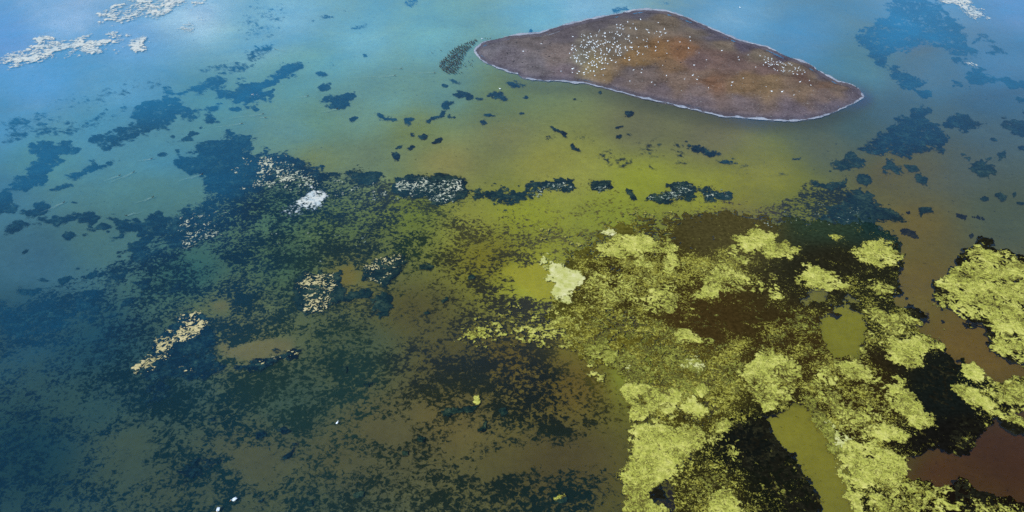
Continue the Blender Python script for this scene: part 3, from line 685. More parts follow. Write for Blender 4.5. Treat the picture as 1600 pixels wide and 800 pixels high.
WEEDS = [  # outlines of single weed beds (photo pixels -> ground), share of cover
    # far left
    ([(44, 226), (65, 222), (85, 225), (108, 220), (119, 232), (114, 239), (88, 242), (100, 246), (106, 250), (103, 256), (88, 260), (80, 264), (70, 276), (66, 288), (52, 287), (44, 297), (28, 300), (10, 292), (12, 284), (38, 272), (44, 258), (56, 250), (52, 240), (43, 236)], 1.0),
    ([(132, 216), (144, 208), (166, 206), (185, 198), (205, 196), (212, 190), (204, 178), (212, 166), (236, 154), (262, 150), (280, 150), (286, 166), (300, 174), (320, 176), (330, 166), (342, 164), (330, 176), (344, 190), (332, 192), (314, 186), (296, 186), (276, 182), (274, 190), (264, 200), (240, 204), (230, 209), (210, 214), (194, 222), (188, 230), (176, 228), (166, 234), (154, 234), (152, 228), (140, 222)], .92),
    ([(254, 136), (266, 136), (268, 142), (296, 136), (320, 122), (340, 120), (380, 120), (380, 124), (352, 126), (348, 134), (312, 142), (288, 148), (274, 149), (258, 144)], .9),
    ([(305, 104), (345, 98), (392, 100), (385, 110), (345, 112), (318, 112)], .7),
    ([(0, 190), (30, 180), (70, 175), (120, 190), (150, 180), (200, 160), (180, 185), (130, 205), (90, 210), (50, 215), (0, 225)], .55),
    ([(60, 165), (110, 150), (160, 140), (230, 120), (260, 125), (220, 145), (170, 158), (120, 172)], .42),
    ([(336, 154), (338, 140), (354, 140), (374, 132), (390, 130), (414, 124), (418, 119), (432, 116), (438, 101), (457, 96), (477, 100), (463, 113), (443, 123), (430, 129), (414, 138), (428, 138), (424, 144), (412, 150), (428, 150), (426, 157), (404, 158), (398, 162), (384, 166), (370, 162), (364, 156), (350, 150), (340, 158)], 1.05),
    ([(357, 168), (372, 165), (380, 172), (370, 173), (358, 171)], 1.), ([(394, 169), (400, 166), (406, 169), (400, 173), (394, 171)], 1.),
    ([(264, 212), (270, 209), (274, 213), (268, 216)], 1.), ([(262, 222), (275, 219), (285, 214), (292, 212), (297, 207), (310, 206), (309, 208), (299, 210), (297, 216), (300, 218), (294, 219), (285, 223), (276, 222)], 1.),
    ([(310, 199), (315, 196), (316, 198), (312, 201)], 1.), ([(246, 241), (253, 237), (260, 239), (255, 242), (247, 243)], 1.), ([(273, 232), (279, 231), (279, 238), (273, 239)], 1.),
    ([(270, 256), (280, 244), (304, 240), (306, 230), (318, 221), (344, 222), (356, 218), (356, 204), (374, 207), (392, 210), (390, 220), (396, 230), (378, 232), (378, 240), (392, 248), (404, 248), (412, 230), (422, 238), (447, 238), (467, 247), (487, 258), (507, 265), (500, 280), (460, 275), (430, 280), (400, 300), (360, 310), (325, 300), (320, 276), (285, 268)], .95),
    ([(100, 271), (112, 270), (124, 268), (130, 258), (143, 256), (136, 248), (146, 248), (148, 257), (160, 256), (166, 250), (176, 251), (170, 258), (148, 265), (132, 270), (124, 276), (104, 277)], 1.05),
    ([(74, 296), (86, 292), (88, 289), (112, 286), (112, 289), (92, 294), (82, 297)], 1.), ([(0, 298), (12, 296), (19, 310), (19, 320), (26, 326), (22, 333), (0, 333), (-30, 335), (-30, 300)], 1.05),
    ([(26, 332), (52, 324), (56, 317), (68, 316), (78, 322), (74, 328), (74, 334), (50, 338), (30, 334)], 1.05), ([(4, 368), (12, 356), (18, 348), (30, 342), (38, 344), (60, 349), (40, 354), (26, 360), (10, 368)], 1.),
    ([(59, 344), (66, 338), (80, 339), (82, 334), (98, 340), (120, 334), (130, 330), (154, 334), (154, 342), (142, 352), (146, 357), (136, 357), (138, 348), (120, 344), (104, 350), (86, 356), (74, 351)], 1.1),
    ([(148, 356), (158, 346), (176, 352), (162, 356)], 1.), ([(98, 368), (102, 360), (112, 360), (121, 366), (112, 373), (102, 374)], 1.1),
    ([(164, 338), (180, 336), (186, 342), (208, 342), (226, 338), (232, 332), (250, 330), (252, 336), (262, 345), (258, 362), (238, 384), (226, 384), (212, 388), (198, 392), (200, 382), (208, 378), (214, 374), (208, 368), (212, 362), (194, 360), (192, 371), (176, 374), (166, 372), (168, 362), (174, 368), (186, 368), (182, 354), (174, 346), (166, 342)], 1.0),
    ([(258, 340), (268, 332), (280, 327), (295, 316), (300, 325), (330, 312), (345, 330), (330, 360), (300, 385), (270, 390), (255, 372), (262, 350)], .8),
    ([(205, 400), (225, 388), (250, 384), (262, 388), (240, 398), (215, 410)], .9),
    ([(128, 366), (136, 361), (136, 364), (129, 368)], 1.), ([(30, 396), (38, 390), (42, 388), (41, 394), (34, 397)], 1.), ([(108, 316), (114, 314), (120, 315), (118, 318)], 1.),
    ([(22, 458), (32, 449), (38, 452), (56, 450), (64, 444), (80, 446), (79, 451), (60, 454), (50, 460), (36, 462)], 1.), ([(91, 440), (96, 432), (110, 429), (114, 434), (104, 440), (96, 444)], 1.),
    ([(57, 436), (66, 433), (76, 437), (62, 439)], 1.), ([(115, 420), (122, 415), (124, 419), (117, 421)], .9), ([(133, 430), (140, 425), (150, 424), (148, 430), (138, 433)], 1.),
    ([(164, 446), (170, 426), (186, 420), (208, 422), (200, 430), (190, 442), (176, 445)], .85), ([(120, 454), (136, 450), (158, 454), (158, 468), (144, 466), (128, 462)], .8),
    ([(-30, 462), (0, 462), (12, 474), (36, 484), (60, 480), (70, 474), (84, 466), (90, 476), (104, 486), (120, 488), (114, 474), (140, 468), (160, 476), (158, 486), (144, 500), (130, 498), (120, 500), (90, 510), (74, 514), (70, 522), (50, 524), (20, 522), (-30, 520)], .72),
    ([(190, 476), (192, 466), (200, 463), (206, 468), (200, 476)], 1.), ([(160, 486), (174, 474), (172, 480), (166, 486)], .95), ([(163, 496), (172, 488), (182, 488), (174, 498)], .95),
    ([(206, 440), (222, 434), (238, 432), (232, 444), (222, 452), (212, 448)], .8), ([(240, 456), (258, 455), (272, 446), (276, 436), (286, 438), (280, 448), (272, 458), (250, 461)], .85),
    ([(130, 562), (152, 528), (180, 520), (210, 518), (214, 540), (214, 562), (170, 575)], .5), ([(215, 585), (235, 540), (280, 490), (315, 485), (335, 510), (335, 550), (345, 565), (380, 570), (430, 555), (460, 543), (468, 548), (450, 560), (420, 572), (400, 580), (340, 578), (320, 590), (280, 595), (240, 592)], .92),
    ([(130, 600), (165, 585), (190, 600), (180, 625), (150, 630)], .4), ([(200, 610), (240, 590), (280, 600), (270, 620), (230, 640)], .6),
    ([(275, 735), (290, 720), (320, 715), (343, 708), (340, 725), (325, 735), (310, 750), (285, 755)], .75), ([(90, 758), (105, 750), (116, 748), (110, 756), (95, 760)], .8), ([(75, 655), (84, 650), (92, 654), (86, 662)], .8), ([(322, 652), (332, 651), (337, 656), (326, 658)], .9),
    # bottom, single spots
    ([(435, 718), (450, 707), (458, 692), (466, 690), (460, 706), (452, 714), (440, 720)], 1.05), ([(398, 676), (410, 672), (416, 678), (408, 685), (399, 684)], 1.05), ([(432, 670), (443, 666), (455, 672), (443, 677)], 1.), ([(553, 770), (563, 763), (571, 767), (567, 774), (556, 776)], 1.05),
    ([(563, 600), (575, 595), (585, 596), (576, 604)], 1.), ([(532, 572), (541, 572), (541, 581), (535, 578)], 1.), ([(650, 680), (660, 678), (667, 683), (660, 690), (651, 688)], 1.), ([(628, 705), (637, 703), (638, 710), (630, 711)], 1.), ([(690, 641), (720, 636), (746, 631), (742, 640), (712, 644), (694, 647)], .95),
    ([(746, 672), (757, 656), (762, 657), (760, 671), (752, 675)], .95), ([(780, 640), (790, 636), (793, 644), (784, 648)], 1.), ([(480, 783), (487, 780), (490, 788), (482, 790)], .9), ([(400, 783), (410, 777), (414, 780), (405, 786)], .9), ([(868, 778), (880, 772), (890, 776), (882, 785), (866, 784)], 1.1), ([(424, 545), (434, 541), (440, 548), (430, 552)], .9),
    ([(458, 445), (478, 425), (530, 424), (536, 445), (540, 458), (565, 452), (576, 460), (548, 470), (520, 478), (480, 492), (463, 482)], .95), ([(562, 428), (580, 408), (612, 395), (632, 400), (640, 412), (620, 428), (602, 445), (578, 438)], .85), ([(570, 462), (600, 458), (612, 470), (602, 494), (575, 500), (566, 496), (586, 482)], .8),
    ([(653, 412), (668, 407), (678, 414), (672, 422), (656, 421)], .9), ([(688, 468), (698, 462), (702, 468), (692, 472)], 1.), ([(662, 488), (668, 484), (671, 489), (664, 491)], .9), ([(730, 430), (740, 427), (744, 433), (733, 436)], .9),
    # rim of the weed carpet along the yellow water
    ([(540, 272), (552, 264), (572, 264), (592, 270), (600, 282), (580, 290), (548, 285)], .95), ([(606, 284), (622, 275), (650, 274), (688, 270), (712, 272), (729, 283), (731, 298), (725, 310), (700, 320), (680, 318), (655, 308), (620, 300), (608, 294)], .97),
    ([(732, 294), (760, 294), (800, 296), (822, 289), (850, 281), (875, 278), (898, 280), (902, 291), (880, 300), (850, 300), (822, 312), (800, 324), (770, 318), (740, 308)], .85), ([(923, 283), (940, 277), (953, 282), (955, 293), (940, 300), (924, 297)], 1.0),
    ([(1010, 311), (1018, 302), (1045, 293), (1055, 284), (1070, 280), (1082, 283), (1086, 300), (1078, 312), (1050, 314), (1025, 314)], .95), ([(1086, 294), (1108, 290), (1120, 296), (1142, 297), (1141, 310), (1115, 312), (1096, 308)], .92), ([(975, 292), (985, 297), (997, 311), (990, 313), (980, 302)], .8),
    # between the weed carpet and the island
    ([(497, 133), (505, 129), (515, 131), (518, 139), (508, 143), (499, 141)], 1.1), ([(503, 158), (510, 150), (520, 148), (535, 147), (545, 145), (553, 139), (557, 141), (552, 147), (558, 151), (553, 157), (548, 161), (540, 166), (530, 169), (517, 166), (508, 162)], 1.1), ([(492, 113), (500, 111), (507, 114), (517, 118), (505, 120), (497, 117)], 1.),
    ([(588, 178), (593, 176), (603, 181), (623, 185), (618, 188), (600, 188), (590, 184)], 1.15), ([(545, 184), (553, 180), (558, 182), (552, 189), (546, 189)], 1.), ([(632, 185), (640, 183), (647, 185), (643, 190), (646, 194), (637, 197), (633, 192)], 1.), ([(665, 190), (673, 181), (686, 178), (690, 172), (696, 173), (693, 182), (680, 185), (669, 191)], 1.1),
    ([(688, 162), (697, 158), (708, 158), (709, 161), (702, 164), (701, 169), (693, 170), (690, 165)], 1.1), ([(695, 180), (702, 177), (706, 180), (713, 180), (710, 184), (700, 186)], 1.), ([(706, 147), (714, 142), (722, 141), (728, 145), (740, 148), (737, 152), (731, 157), (727, 158), (726, 152), (716, 155), (708, 150)], 1.1),
    ([(744, 152), (755, 150), (763, 145), (772, 142), (780, 142), (783, 147), (790, 152), (800, 155), (795, 158), (783, 157), (770, 153), (760, 151), (750, 156)], 1.1), ([(790, 128), (797, 126), (808, 127), (823, 131), (820, 133), (805, 135), (793, 133)], 1.), ([(688, 129), (694, 128), (701, 133), (696, 136), (690, 134)], 1.),
    ([(697, 119), (708, 123), (722, 128), (718, 131), (708, 128), (700, 124)], .75), ([(640, 207), (647, 206), (648, 212), (641, 213)], .9), ([(654, 212), (662, 208), (668, 212), (665, 219), (656, 218)], .95), ([(672, 222), (680, 218), (688, 211), (693, 212), (692, 217), (685, 222), (677, 225)], 1.),
    ([(615, 231), (625, 225), (630, 226), (626, 231), (617, 233)], 1.05), ([(634, 231), (645, 226), (649, 228), (645, 233), (636, 234)], 1.1), ([(612, 237), (620, 236), (624, 240), (622, 248), (615, 249), (613, 243)], 1.05), ([(750, 188), (757, 186), (761, 191), (757, 197), (751, 195)], 1.), ([(755, 178), (765, 177), (774, 180), (765, 181)], 1.),
    ([(479, 32), (488, 28), (495, 31), (490, 35)], .7), ([(497, 25), (508, 22), (520, 24), (526, 28), (515, 28), (503, 27)], .7), ([(541, 27), (555, 25), (568, 26), (560, 28)], .8), ([(548, 44), (558, 39), (573, 37), (575, 40), (562, 44)], .8), ([(631, 0), (650, -3), (655, 4), (640, 8), (634, 6)], .75), ([(535, 14), (541, 12), (541, 17), (536, 17)], .6), ([(513, 98), (519, 95), (523, 103), (516, 107)], .5), ([(566, 84), (573, 83), (574, 88), (568, 89)], .9),
    ([(380, 85), (400, 72), (412, 70), (425, 70), (424, 77), (412, 83), (405, 92), (390, 96)], .75), ([(400, 0), (440, 0), (455, 20), (440, 45), (415, 60), (390, 66), (370, 50), (380, 20)], .4),
    ([(977, 174), (985, 172), (992, 173), (990, 181), (983, 183), (977, 180)], 1.15), ([(960, 197), (975, 195), (974, 198), (962, 200)], 1.1), ([(962, 210), (970, 209), (975, 213), (968, 216), (962, 213)], 1.), ([(977, 206), (985, 206), (991, 210), (985, 213), (978, 210)], .8), ([(890, 223), (896, 222), (899, 230), (910, 234), (908, 237), (897, 235), (892, 229)], 1.1),
    ([(861, 197), (872, 200), (884, 206), (887, 214), (880, 214), (875, 206), (864, 203)], .95), ([(850, 211), (860, 210), (864, 217), (853, 218)], .7), ([(1054, 225), (1065, 223), (1072, 218), (1080, 225), (1095, 229), (1110, 232), (1120, 232), (1124, 240), (1117, 242), (1105, 245), (1095, 240), (1080, 236), (1070, 231), (1058, 229)], .9),
    ([(1118, 250), (1135, 249), (1152, 254), (1140, 256), (1125, 253)], .9), ([(1140, 245), (1150, 245), (1153, 249), (1143, 248)], 1.), ([(815, 152), (822, 149), (827, 151), (822, 154)], 1.), ([(893, 153), (899, 151), (902, 155), (896, 156)], 1.), ([(934, 143), (938, 141), (941, 144), (937, 146)], 1.), ([(808, 176), (814, 174), (820, 176), (813, 178)], 1.),
    ([(957, 14), (965, 10), (980, 9), (982, 14), (970, 17), (958, 20)], .8), ([(1035, 2), (1045, 1), (1053, 6), (1050, 9), (1040, 5)], .7), ([(825, 50), (829, 43), (833, 44), (830, 51)], .9), ([(893, 215), (905, 207), (918, 210), (912, 218), (898, 219)], .35),
    # right
    ([(1330, 55), (1340, 50), (1357, 42), (1367, 33), (1387, 20), (1387, -4), (1467, -4), (1477, 17), (1497, 27), (1503, 40), (1513, 60), (1523, 77), (1530, 87), (1513, 88), (1493, 87), (1473, 72), (1453, 68), (1440, 70), (1430, 80), (1407, 80), (1387, 92), (1387, 103), (1367, 97), (1357, 83), (1340, 73), (1333, 63)], .84),
    ([(1518, 68), (1528, 52), (1540, 54), (1558, 68), (1572, 81), (1560, 84), (1538, 82), (1540, 79), (1556, 78), (1548, 68), (1535, 60), (1524, 70)], .9), ([(1387, 103), (1400, 103), (1417, 113), (1433, 122), (1448, 130), (1440, 137), (1420, 143), (1407, 138), (1400, 127), (1390, 113)], 1.), ([(1432, 143), (1445, 139), (1456, 142), (1457, 150), (1447, 152), (1435, 148)], 1.05),
    ([(1490, 125), (1510, 128), (1512, 113), (1520, 107), (1537, 110), (1553, 117), (1560, 122), (1583, 123), (1620, 128), (1620, 137), (1580, 135), (1560, 127), (1547, 127), (1530, 132), (1513, 132), (1493, 128)], 1.1), ([(1487, 87), (1500, 89), (1510, 97), (1520, 103), (1510, 105), (1500, 97), (1490, 100)], .9),
    ([(1475, 188), (1480, 182), (1497, 177), (1517, 182), (1533, 190), (1540, 193), (1527, 200), (1507, 203), (1487, 200), (1477, 197)], 1.15), ([(1565, 193), (1570, 187), (1593, 185), (1600, 175), (1625, 175), (1625, 210), (1587, 210), (1570, 202)], 1.1), ([(1587, 152), (1600, 150), (1620, 150), (1620, 165), (1592, 160)], .95),
    ([(1427, 160), (1443, 163), (1455, 170), (1447, 182), (1467, 192), (1473, 200), (1483, 210), (1487, 220), (1477, 227), (1473, 238), (1460, 230), (1447, 230), (1433, 240), (1420, 245), (1400, 243), (1387, 237), (1367, 240), (1347, 237), (1343, 230), (1360, 218), (1380, 207), (1383, 197), (1400, 190), (1403, 180), (1420, 173)], .97),
    ([(1292, 250), (1313, 247), (1330, 237), (1347, 243), (1357, 250), (1353, 262), (1333, 260), (1313, 263), (1297, 258)], .9), ([(1385, 247), (1400, 248), (1402, 257), (1413, 268), (1380, 268), (1377, 260)], .9), ([(1415, 258), (1430, 255), (1438, 265), (1420, 268)], 1.05), ([(1505, 245), (1515, 245), (1520, 252), (1530, 247), (1547, 247), (1543, 253), (1553, 260), (1555, 270), (1545, 275), (1518, 268), (1517, 255)], 1.1),
    ([(1559, 239), (1570, 235), (1573, 245), (1562, 248)], 1.1), ([(1590, 227), (1615, 228), (1615, 236), (1592, 233)], 1.1), ([(1545, 215), (1553, 214), (1560, 220), (1550, 219)], 1.), ([(1238, 247), (1253, 245), (1250, 249), (1240, 250)], 1.1), ([(1337, 275), (1350, 271), (1362, 273), (1363, 280), (1355, 288), (1343, 287)], 1.), ([(1260, 279), (1275, 281), (1290, 287), (1305, 288), (1318, 280), (1325, 272), (1322, 290), (1310, 295), (1290, 295), (1272, 287)], .95),
    ([(1322, 300), (1340, 295), (1350, 304), (1367, 309), (1383, 317), (1397, 327), (1413, 340), (1397, 339), (1380, 342), (1370, 347), (1380, 350), (1400, 360), (1403, 366), (1387, 362), (1373, 357), (1365, 370), (1340, 372), (1320, 360), (1290, 352), (1275, 345), (1290, 330), (1310, 320)], .9), ([(1408, 356), (1420, 356), (1432, 361), (1435, 371), (1425, 367), (1410, 364)], 1.1),
    ([(1432, 323), (1443, 320), (1453, 325), (1460, 331), (1447, 331), (1440, 337), (1435, 331)], 1.1), ([(1495, 333), (1507, 333), (1520, 334), (1538, 342), (1525, 340), (1513, 339), (1507, 342), (1497, 337)], 1.15), ([(1429, 270), (1440, 268), (1440, 275), (1460, 275), (1450, 280), (1452, 291), (1440, 290), (1433, 282)], 1.1), ([(1393, 264), (1402, 266), (1410, 273), (1400, 270)], 1.),
    ([(1530, 310), (1540, 303), (1547, 309), (1540, 315)], 1.), ([(1556, 303), (1565, 300), (1575, 305), (1573, 313), (1565, 315)], 1.05), ([(1583, 301), (1588, 298), (1590, 304), (1585, 307)], 1.), ([(1587, 315), (1615, 316), (1615, 324)], 1.), ([(1415, 330), (1421, 328), (1426, 330), (1420, 333)], .8),
    ([(1390, 377), (1403, 378), (1407, 386), (1400, 392), (1405, 400), (1409, 414), (1402, 420), (1410, 430), (1404, 455), (1396, 466), (1380, 462), (1384, 440), (1392, 420), (1390, 400), (1384, 388)], .9), ([(1410, 481), (1425, 478), (1437, 481), (1445, 490), (1452, 500), (1445, 502), (1430, 498), (1420, 490)], 1.05),
    ([(1455, 440), (1475, 428), (1492, 415), (1500, 395), (1518, 387), (1526, 372), (1552, 370), (1558, 382), (1546, 386), (1580, 394), (1625, 402), (1625, 580), (1585, 566), (1560, 554), (1538, 536), (1536, 515), (1515, 506), (1498, 486), (1484, 484), (1470, 482), (1457, 468), (1462, 456)], 1.3), ([(1514, 366), (1520, 363), (1523, 368), (1517, 371)], 1.), ([(1413, 462), (1420, 463), (1421, 468), (1415, 467)], .9), ([(1470, 500), (1478, 499), (1480, 504), (1473, 505)], .5),
    ([(1490, 660), (1505, 650), (1530, 655), (1548, 648), (1540, 668), (1525, 685), (1510, 706), (1492, 716), (1484, 700)], .95), ([(1560, 652), (1580, 652), (1600, 664), (1625, 672), (1625, 685), (1585, 678), (1566, 668)], 1.15), ([(1488, 752), (1500, 746), (1520, 758), (1545, 772), (1600, 790), (1640, 800), (1640, 815), (1500, 812), (1494, 775)], 1.0), ([(1440, 570), (1475, 560), (1505, 572), (1500, 600), (1490, 640), (1460, 655), (1452, 630), (1440, 600)], .8),
    ([(1140, 652), (1160, 640), (1190, 655), (1204, 668), (1225, 700), (1252, 728), (1275, 760), (1290, 815), (1230, 815), (1205, 760), (1160, 722), (1150, 690)], .9), ([(1005, 768), (1030, 752), (1042, 768), (1048, 785), (1018, 782)], .95), ([(1288, 480), (1300, 478), (1305, 488), (1317, 491), (1312, 496), (1300, 493), (1290, 487)], 1.0), ([(1160, 432), (1180, 424), (1200, 428), (1204, 452), (1188, 458), (1166, 448)], .7)]

def assemble(name, piece, scraps, poly, polys, cells, rims, pos, nx, h, zf, mat, skirt, single):
    """one thing: its larger pieces are parts, the crumbs too small to pick apart are one part"""
    cx, cy = at(*centroid(poly))
    lab = components(polys)
    ids, cnt = np.unique(lab, return_counts=True)
    dist = math.hypot(cy, HC)
    px_cell = (h * FPX / dist) ** 2 * (HC / dist)
    order = np.argsort(-cnt)
    big = [ids[i] for i in order[:60] if cnt[i] * px_cell > 60] or [ids[order[0]]]
    if single and len(big) <= 1:
        keep = lab == ids[order[0]]
        if (~keep).sum() < 0.03 * len(lab):
            sub1 = []
            s0 = 0
            for q in polys:
                mk = keep[s0:s0 + len(q)]; s0 += len(q)
                if mk.any(): sub1.append(q[mk])
            return link(name, mesh_of(name, sub1, rims, pos, zf, mat, skirt=skirt, thick=True))
    root = bpy.data.objects.new(name, None)
    COL.objects.link(root)
    root.location = (cx, cy, 0)
    root.empty_display_size = 2
    start = np.cumsum([0] + [len(q) for q in polys])
    def sub(mask):
        return [q[mask[s:e]] for q, s, e in zip(polys, start[:-1], start[1:]) if mask[s:e].any()]
    for b in big:
        o = link(piece, mesh_of(piece, sub(lab == b), rims, pos, zf, mat, skirt=skirt, thick=True), root)
        o.location = (-cx, -cy, 0)
    rest = ~np.isin(lab, big)
    if rest.any():
        o = link(scraps, mesh_of(scraps, sub(rest), rims, pos, zf, mat, skirt=skirt * 0.8, thick=True), root)
        o.location = (-cx, -cy, 0)
        o["kind"] = "stuff"
    return root

LANDMARKS = [("the island's left tip", 741, 80), ("the island's right tip", 1349, 152), ("the island's rear shore", 1020, 10), ("the island's front shore", 1000, 160),
             ("the top left corner", 0, 0), ("the left edge", 0, 330), ("the bottom left corner", 0, 800), ("the white algae blob", 485, 310),
             ("the cream flake field", 275, 525), ("the round flake cluster", 497, 455), ("the milky central patch", 885, 445), ("the huge pale mat", 1540, 470), ("the top right corner", 1600, 0),
             ("the upper right edge", 1600, 190), ("the bottom edge's middle", 700, 800), ("the reddish brown water", 1530, 710), ("the curved olive channel", 1250, 690), ("the brown open channel", 1430, 400)]
ORD = ["nearest", "second nearest", "third nearest", "fourth nearest", "fifth nearest", "sixth nearest", "seventh nearest", "eighth nearest", "ninth nearest", "tenth nearest", "eleventh nearest", "twelfth nearest",
       "thirteenth nearest", "fourteenth nearest", "fifteenth nearest", "sixteenth nearest", "seventeenth nearest", "eighteenth nearest", "nineteenth nearest", "twentieth nearest", "twenty-first nearest", "twenty-second nearest", "twenty-third nearest", "twenty-fourth nearest", "twenty-fifth nearest", "twenty-sixth nearest", "twenty-seventh nearest", "twenty-eighth nearest"]

def label_by_place(cents):
    near = {}
    for k, (u, v) in enumerate(cents):
        d = [math.hypot(u - a, v - b) for _, a, b in LANDMARKS]
        m = int(np.argmin(d))
        near.setdefault(m, []).append((d[m], k))
    out = {}
    for m, lst in near.items():
        for r, (_, k) in enumerate(sorted(lst)):
            out[k] = f"{ORD[min(r, len(ORD) - 1)]} to {LANDMARKS[m][0]}"
    return out

FLECKS = [("field of tiny dark weed flecks in the yellow water below the island", [(930, 240), (940, 224), (975, 214), (1015, 213), (1060, 224), (1080, 240), (1068, 262), (1000, 268), (950, 264)], .36),
          ("loose band of dark weed flecks right of the fleck field", [(1075, 240), (1120, 246), (1180, 252), (1240, 262), (1230, 275), (1160, 270), (1090, 262)], .22),
          ("faint weed flecks left of the fleck field", [(835, 205), (870, 195), (920, 205), (930, 225), (890, 240), (850, 225)], .22),
          ("thin line of dark weed flecks at the top of the yellow water", [(600, 200), (640, 200), (760, 205), (800, 225), (760, 240), (690, 232), (620, 225)], .10)]

def flecks():
    for k, (label, poly, cov) in enumerate(FLECKS):
        h = 0.36
        polys, cells, rims, pos, nx = patch(poly, cov, 9.0, 2.0, 'fine', 2.6, h, 3100 + 17 * k)
        zf = lambda x, y, f: -0.12 - 0.08 * (1 - np.clip(f * 3, 0, 1))
        o = assemble("weed_flecks", "weed_piece", "weed_scraps", poly, polys, cells, rims, pos, nx, h, zf, M["weed"], 0.4, False)
        tag(o, label, "weed flecks", "weed flecks in the yellow water")

def weeds():
    cents = [centroid(p) for p, c in WEEDS]
    place = label_by_place(cents)
    for k, (poly, cov) in enumerate(WEEDS):
        u, v = cents[k]
        a = area(poly)
        h = slant_h(v, 1.15 if a < 1500 else 1.7)
        amp = min(0.10 * math.sqrt(a), 3.6)
        polys, cells, rims, pos, nx = patch(poly, min(cov * 0.9, 1.02), min(5.5, 0.17 * math.sqrt(a) + 0.6), amp, 'clump', 2.4 if a < 600 else 4.5, h, 200 + 13 * k % 900)
        if not polys:
            continue
        brown = 1000 < u < 1400 and v > 410 and not (u > 1375 and v < 500)
        black = (u > 1380 and v > 330) or (brown and u < 1260 and v > 600)
        deep = 0.10 + 0.012 * (k % 9)
        top = 0.05 if (black or brown) and v > 380 else -deep
        zf = lambda x, y, f, top=top: top - 0.10 * (1 - np.clip(f * 3, 0, 1)) + 0.03 * fbm(x, y, 1.5, 2, 7)
        o = assemble("weed_bed", "weed_piece", "weed_scraps", poly, polys, cells, rims, pos, nx, h, zf, M["weed_black" if black else "weed_brown" if brown else "weed_teal" if (u > 480 and v > 255) or (u > 1280 and v > 235) else "weed"], 0.45, True)
        p = np.asarray(poly)
        w_, h_ = np.ptp(p[:, 0]), np.ptp(p[:, 1]) * 1.8
        size = "tiny" if a < 60 else "small" if a < 250 else "middling" if a < 1500 else "large"
        shape = "long" if w_ > 2.6 * h_ else "compact" if w_ < 1.5 * h_ else "ragged"
        tag(o, f"{size} {shape} dark weed bed, {place[k]}", "weed bed", "dark weed beds under the water")
weeds()
flecks()

# ------------------------------------------------------------------ the brown weed carpet that reaches the surface in the east, strewn with fine yellow grit
GRIT = [(1000, 440, .5), (940, 430, .42), (1100, 430, .5), (1050, 490, .26), (1150, 490, .14), (1100, 510, .22), (1000, 510, .5), (1050, 540, .5), (1150, 560, .44), (1230, 530, .38), (1240, 490, .26), (1300, 400, .15), (1250, 380, .15), (1380, 400, .15), (1330, 450, .32), (1390, 450, .32), (1400, 510, .42),
        (1300, 590, .44), (1350, 620, .46), (1380, 640, .38), (1300, 640, .46), (1450, 600, .10), (1480, 640, .05), (1420, 580, .14), (1100, 600, .55), (1130, 640, .45), (1180, 690, .05), (1200, 740, .18), (1250, 770, .24), (1100, 740, .42), (1150, 770, .38), (1060, 770, .38), (1400, 790, .45), (1500, 790, .22), (1560, 610, .42),
        (900, 500, .42), (950, 520, .45), (900, 340, .12), (1000, 350, .32), (1100, 350, .12), (1200, 350, .1), (1150, 330, .12), (880, 400, .35)]

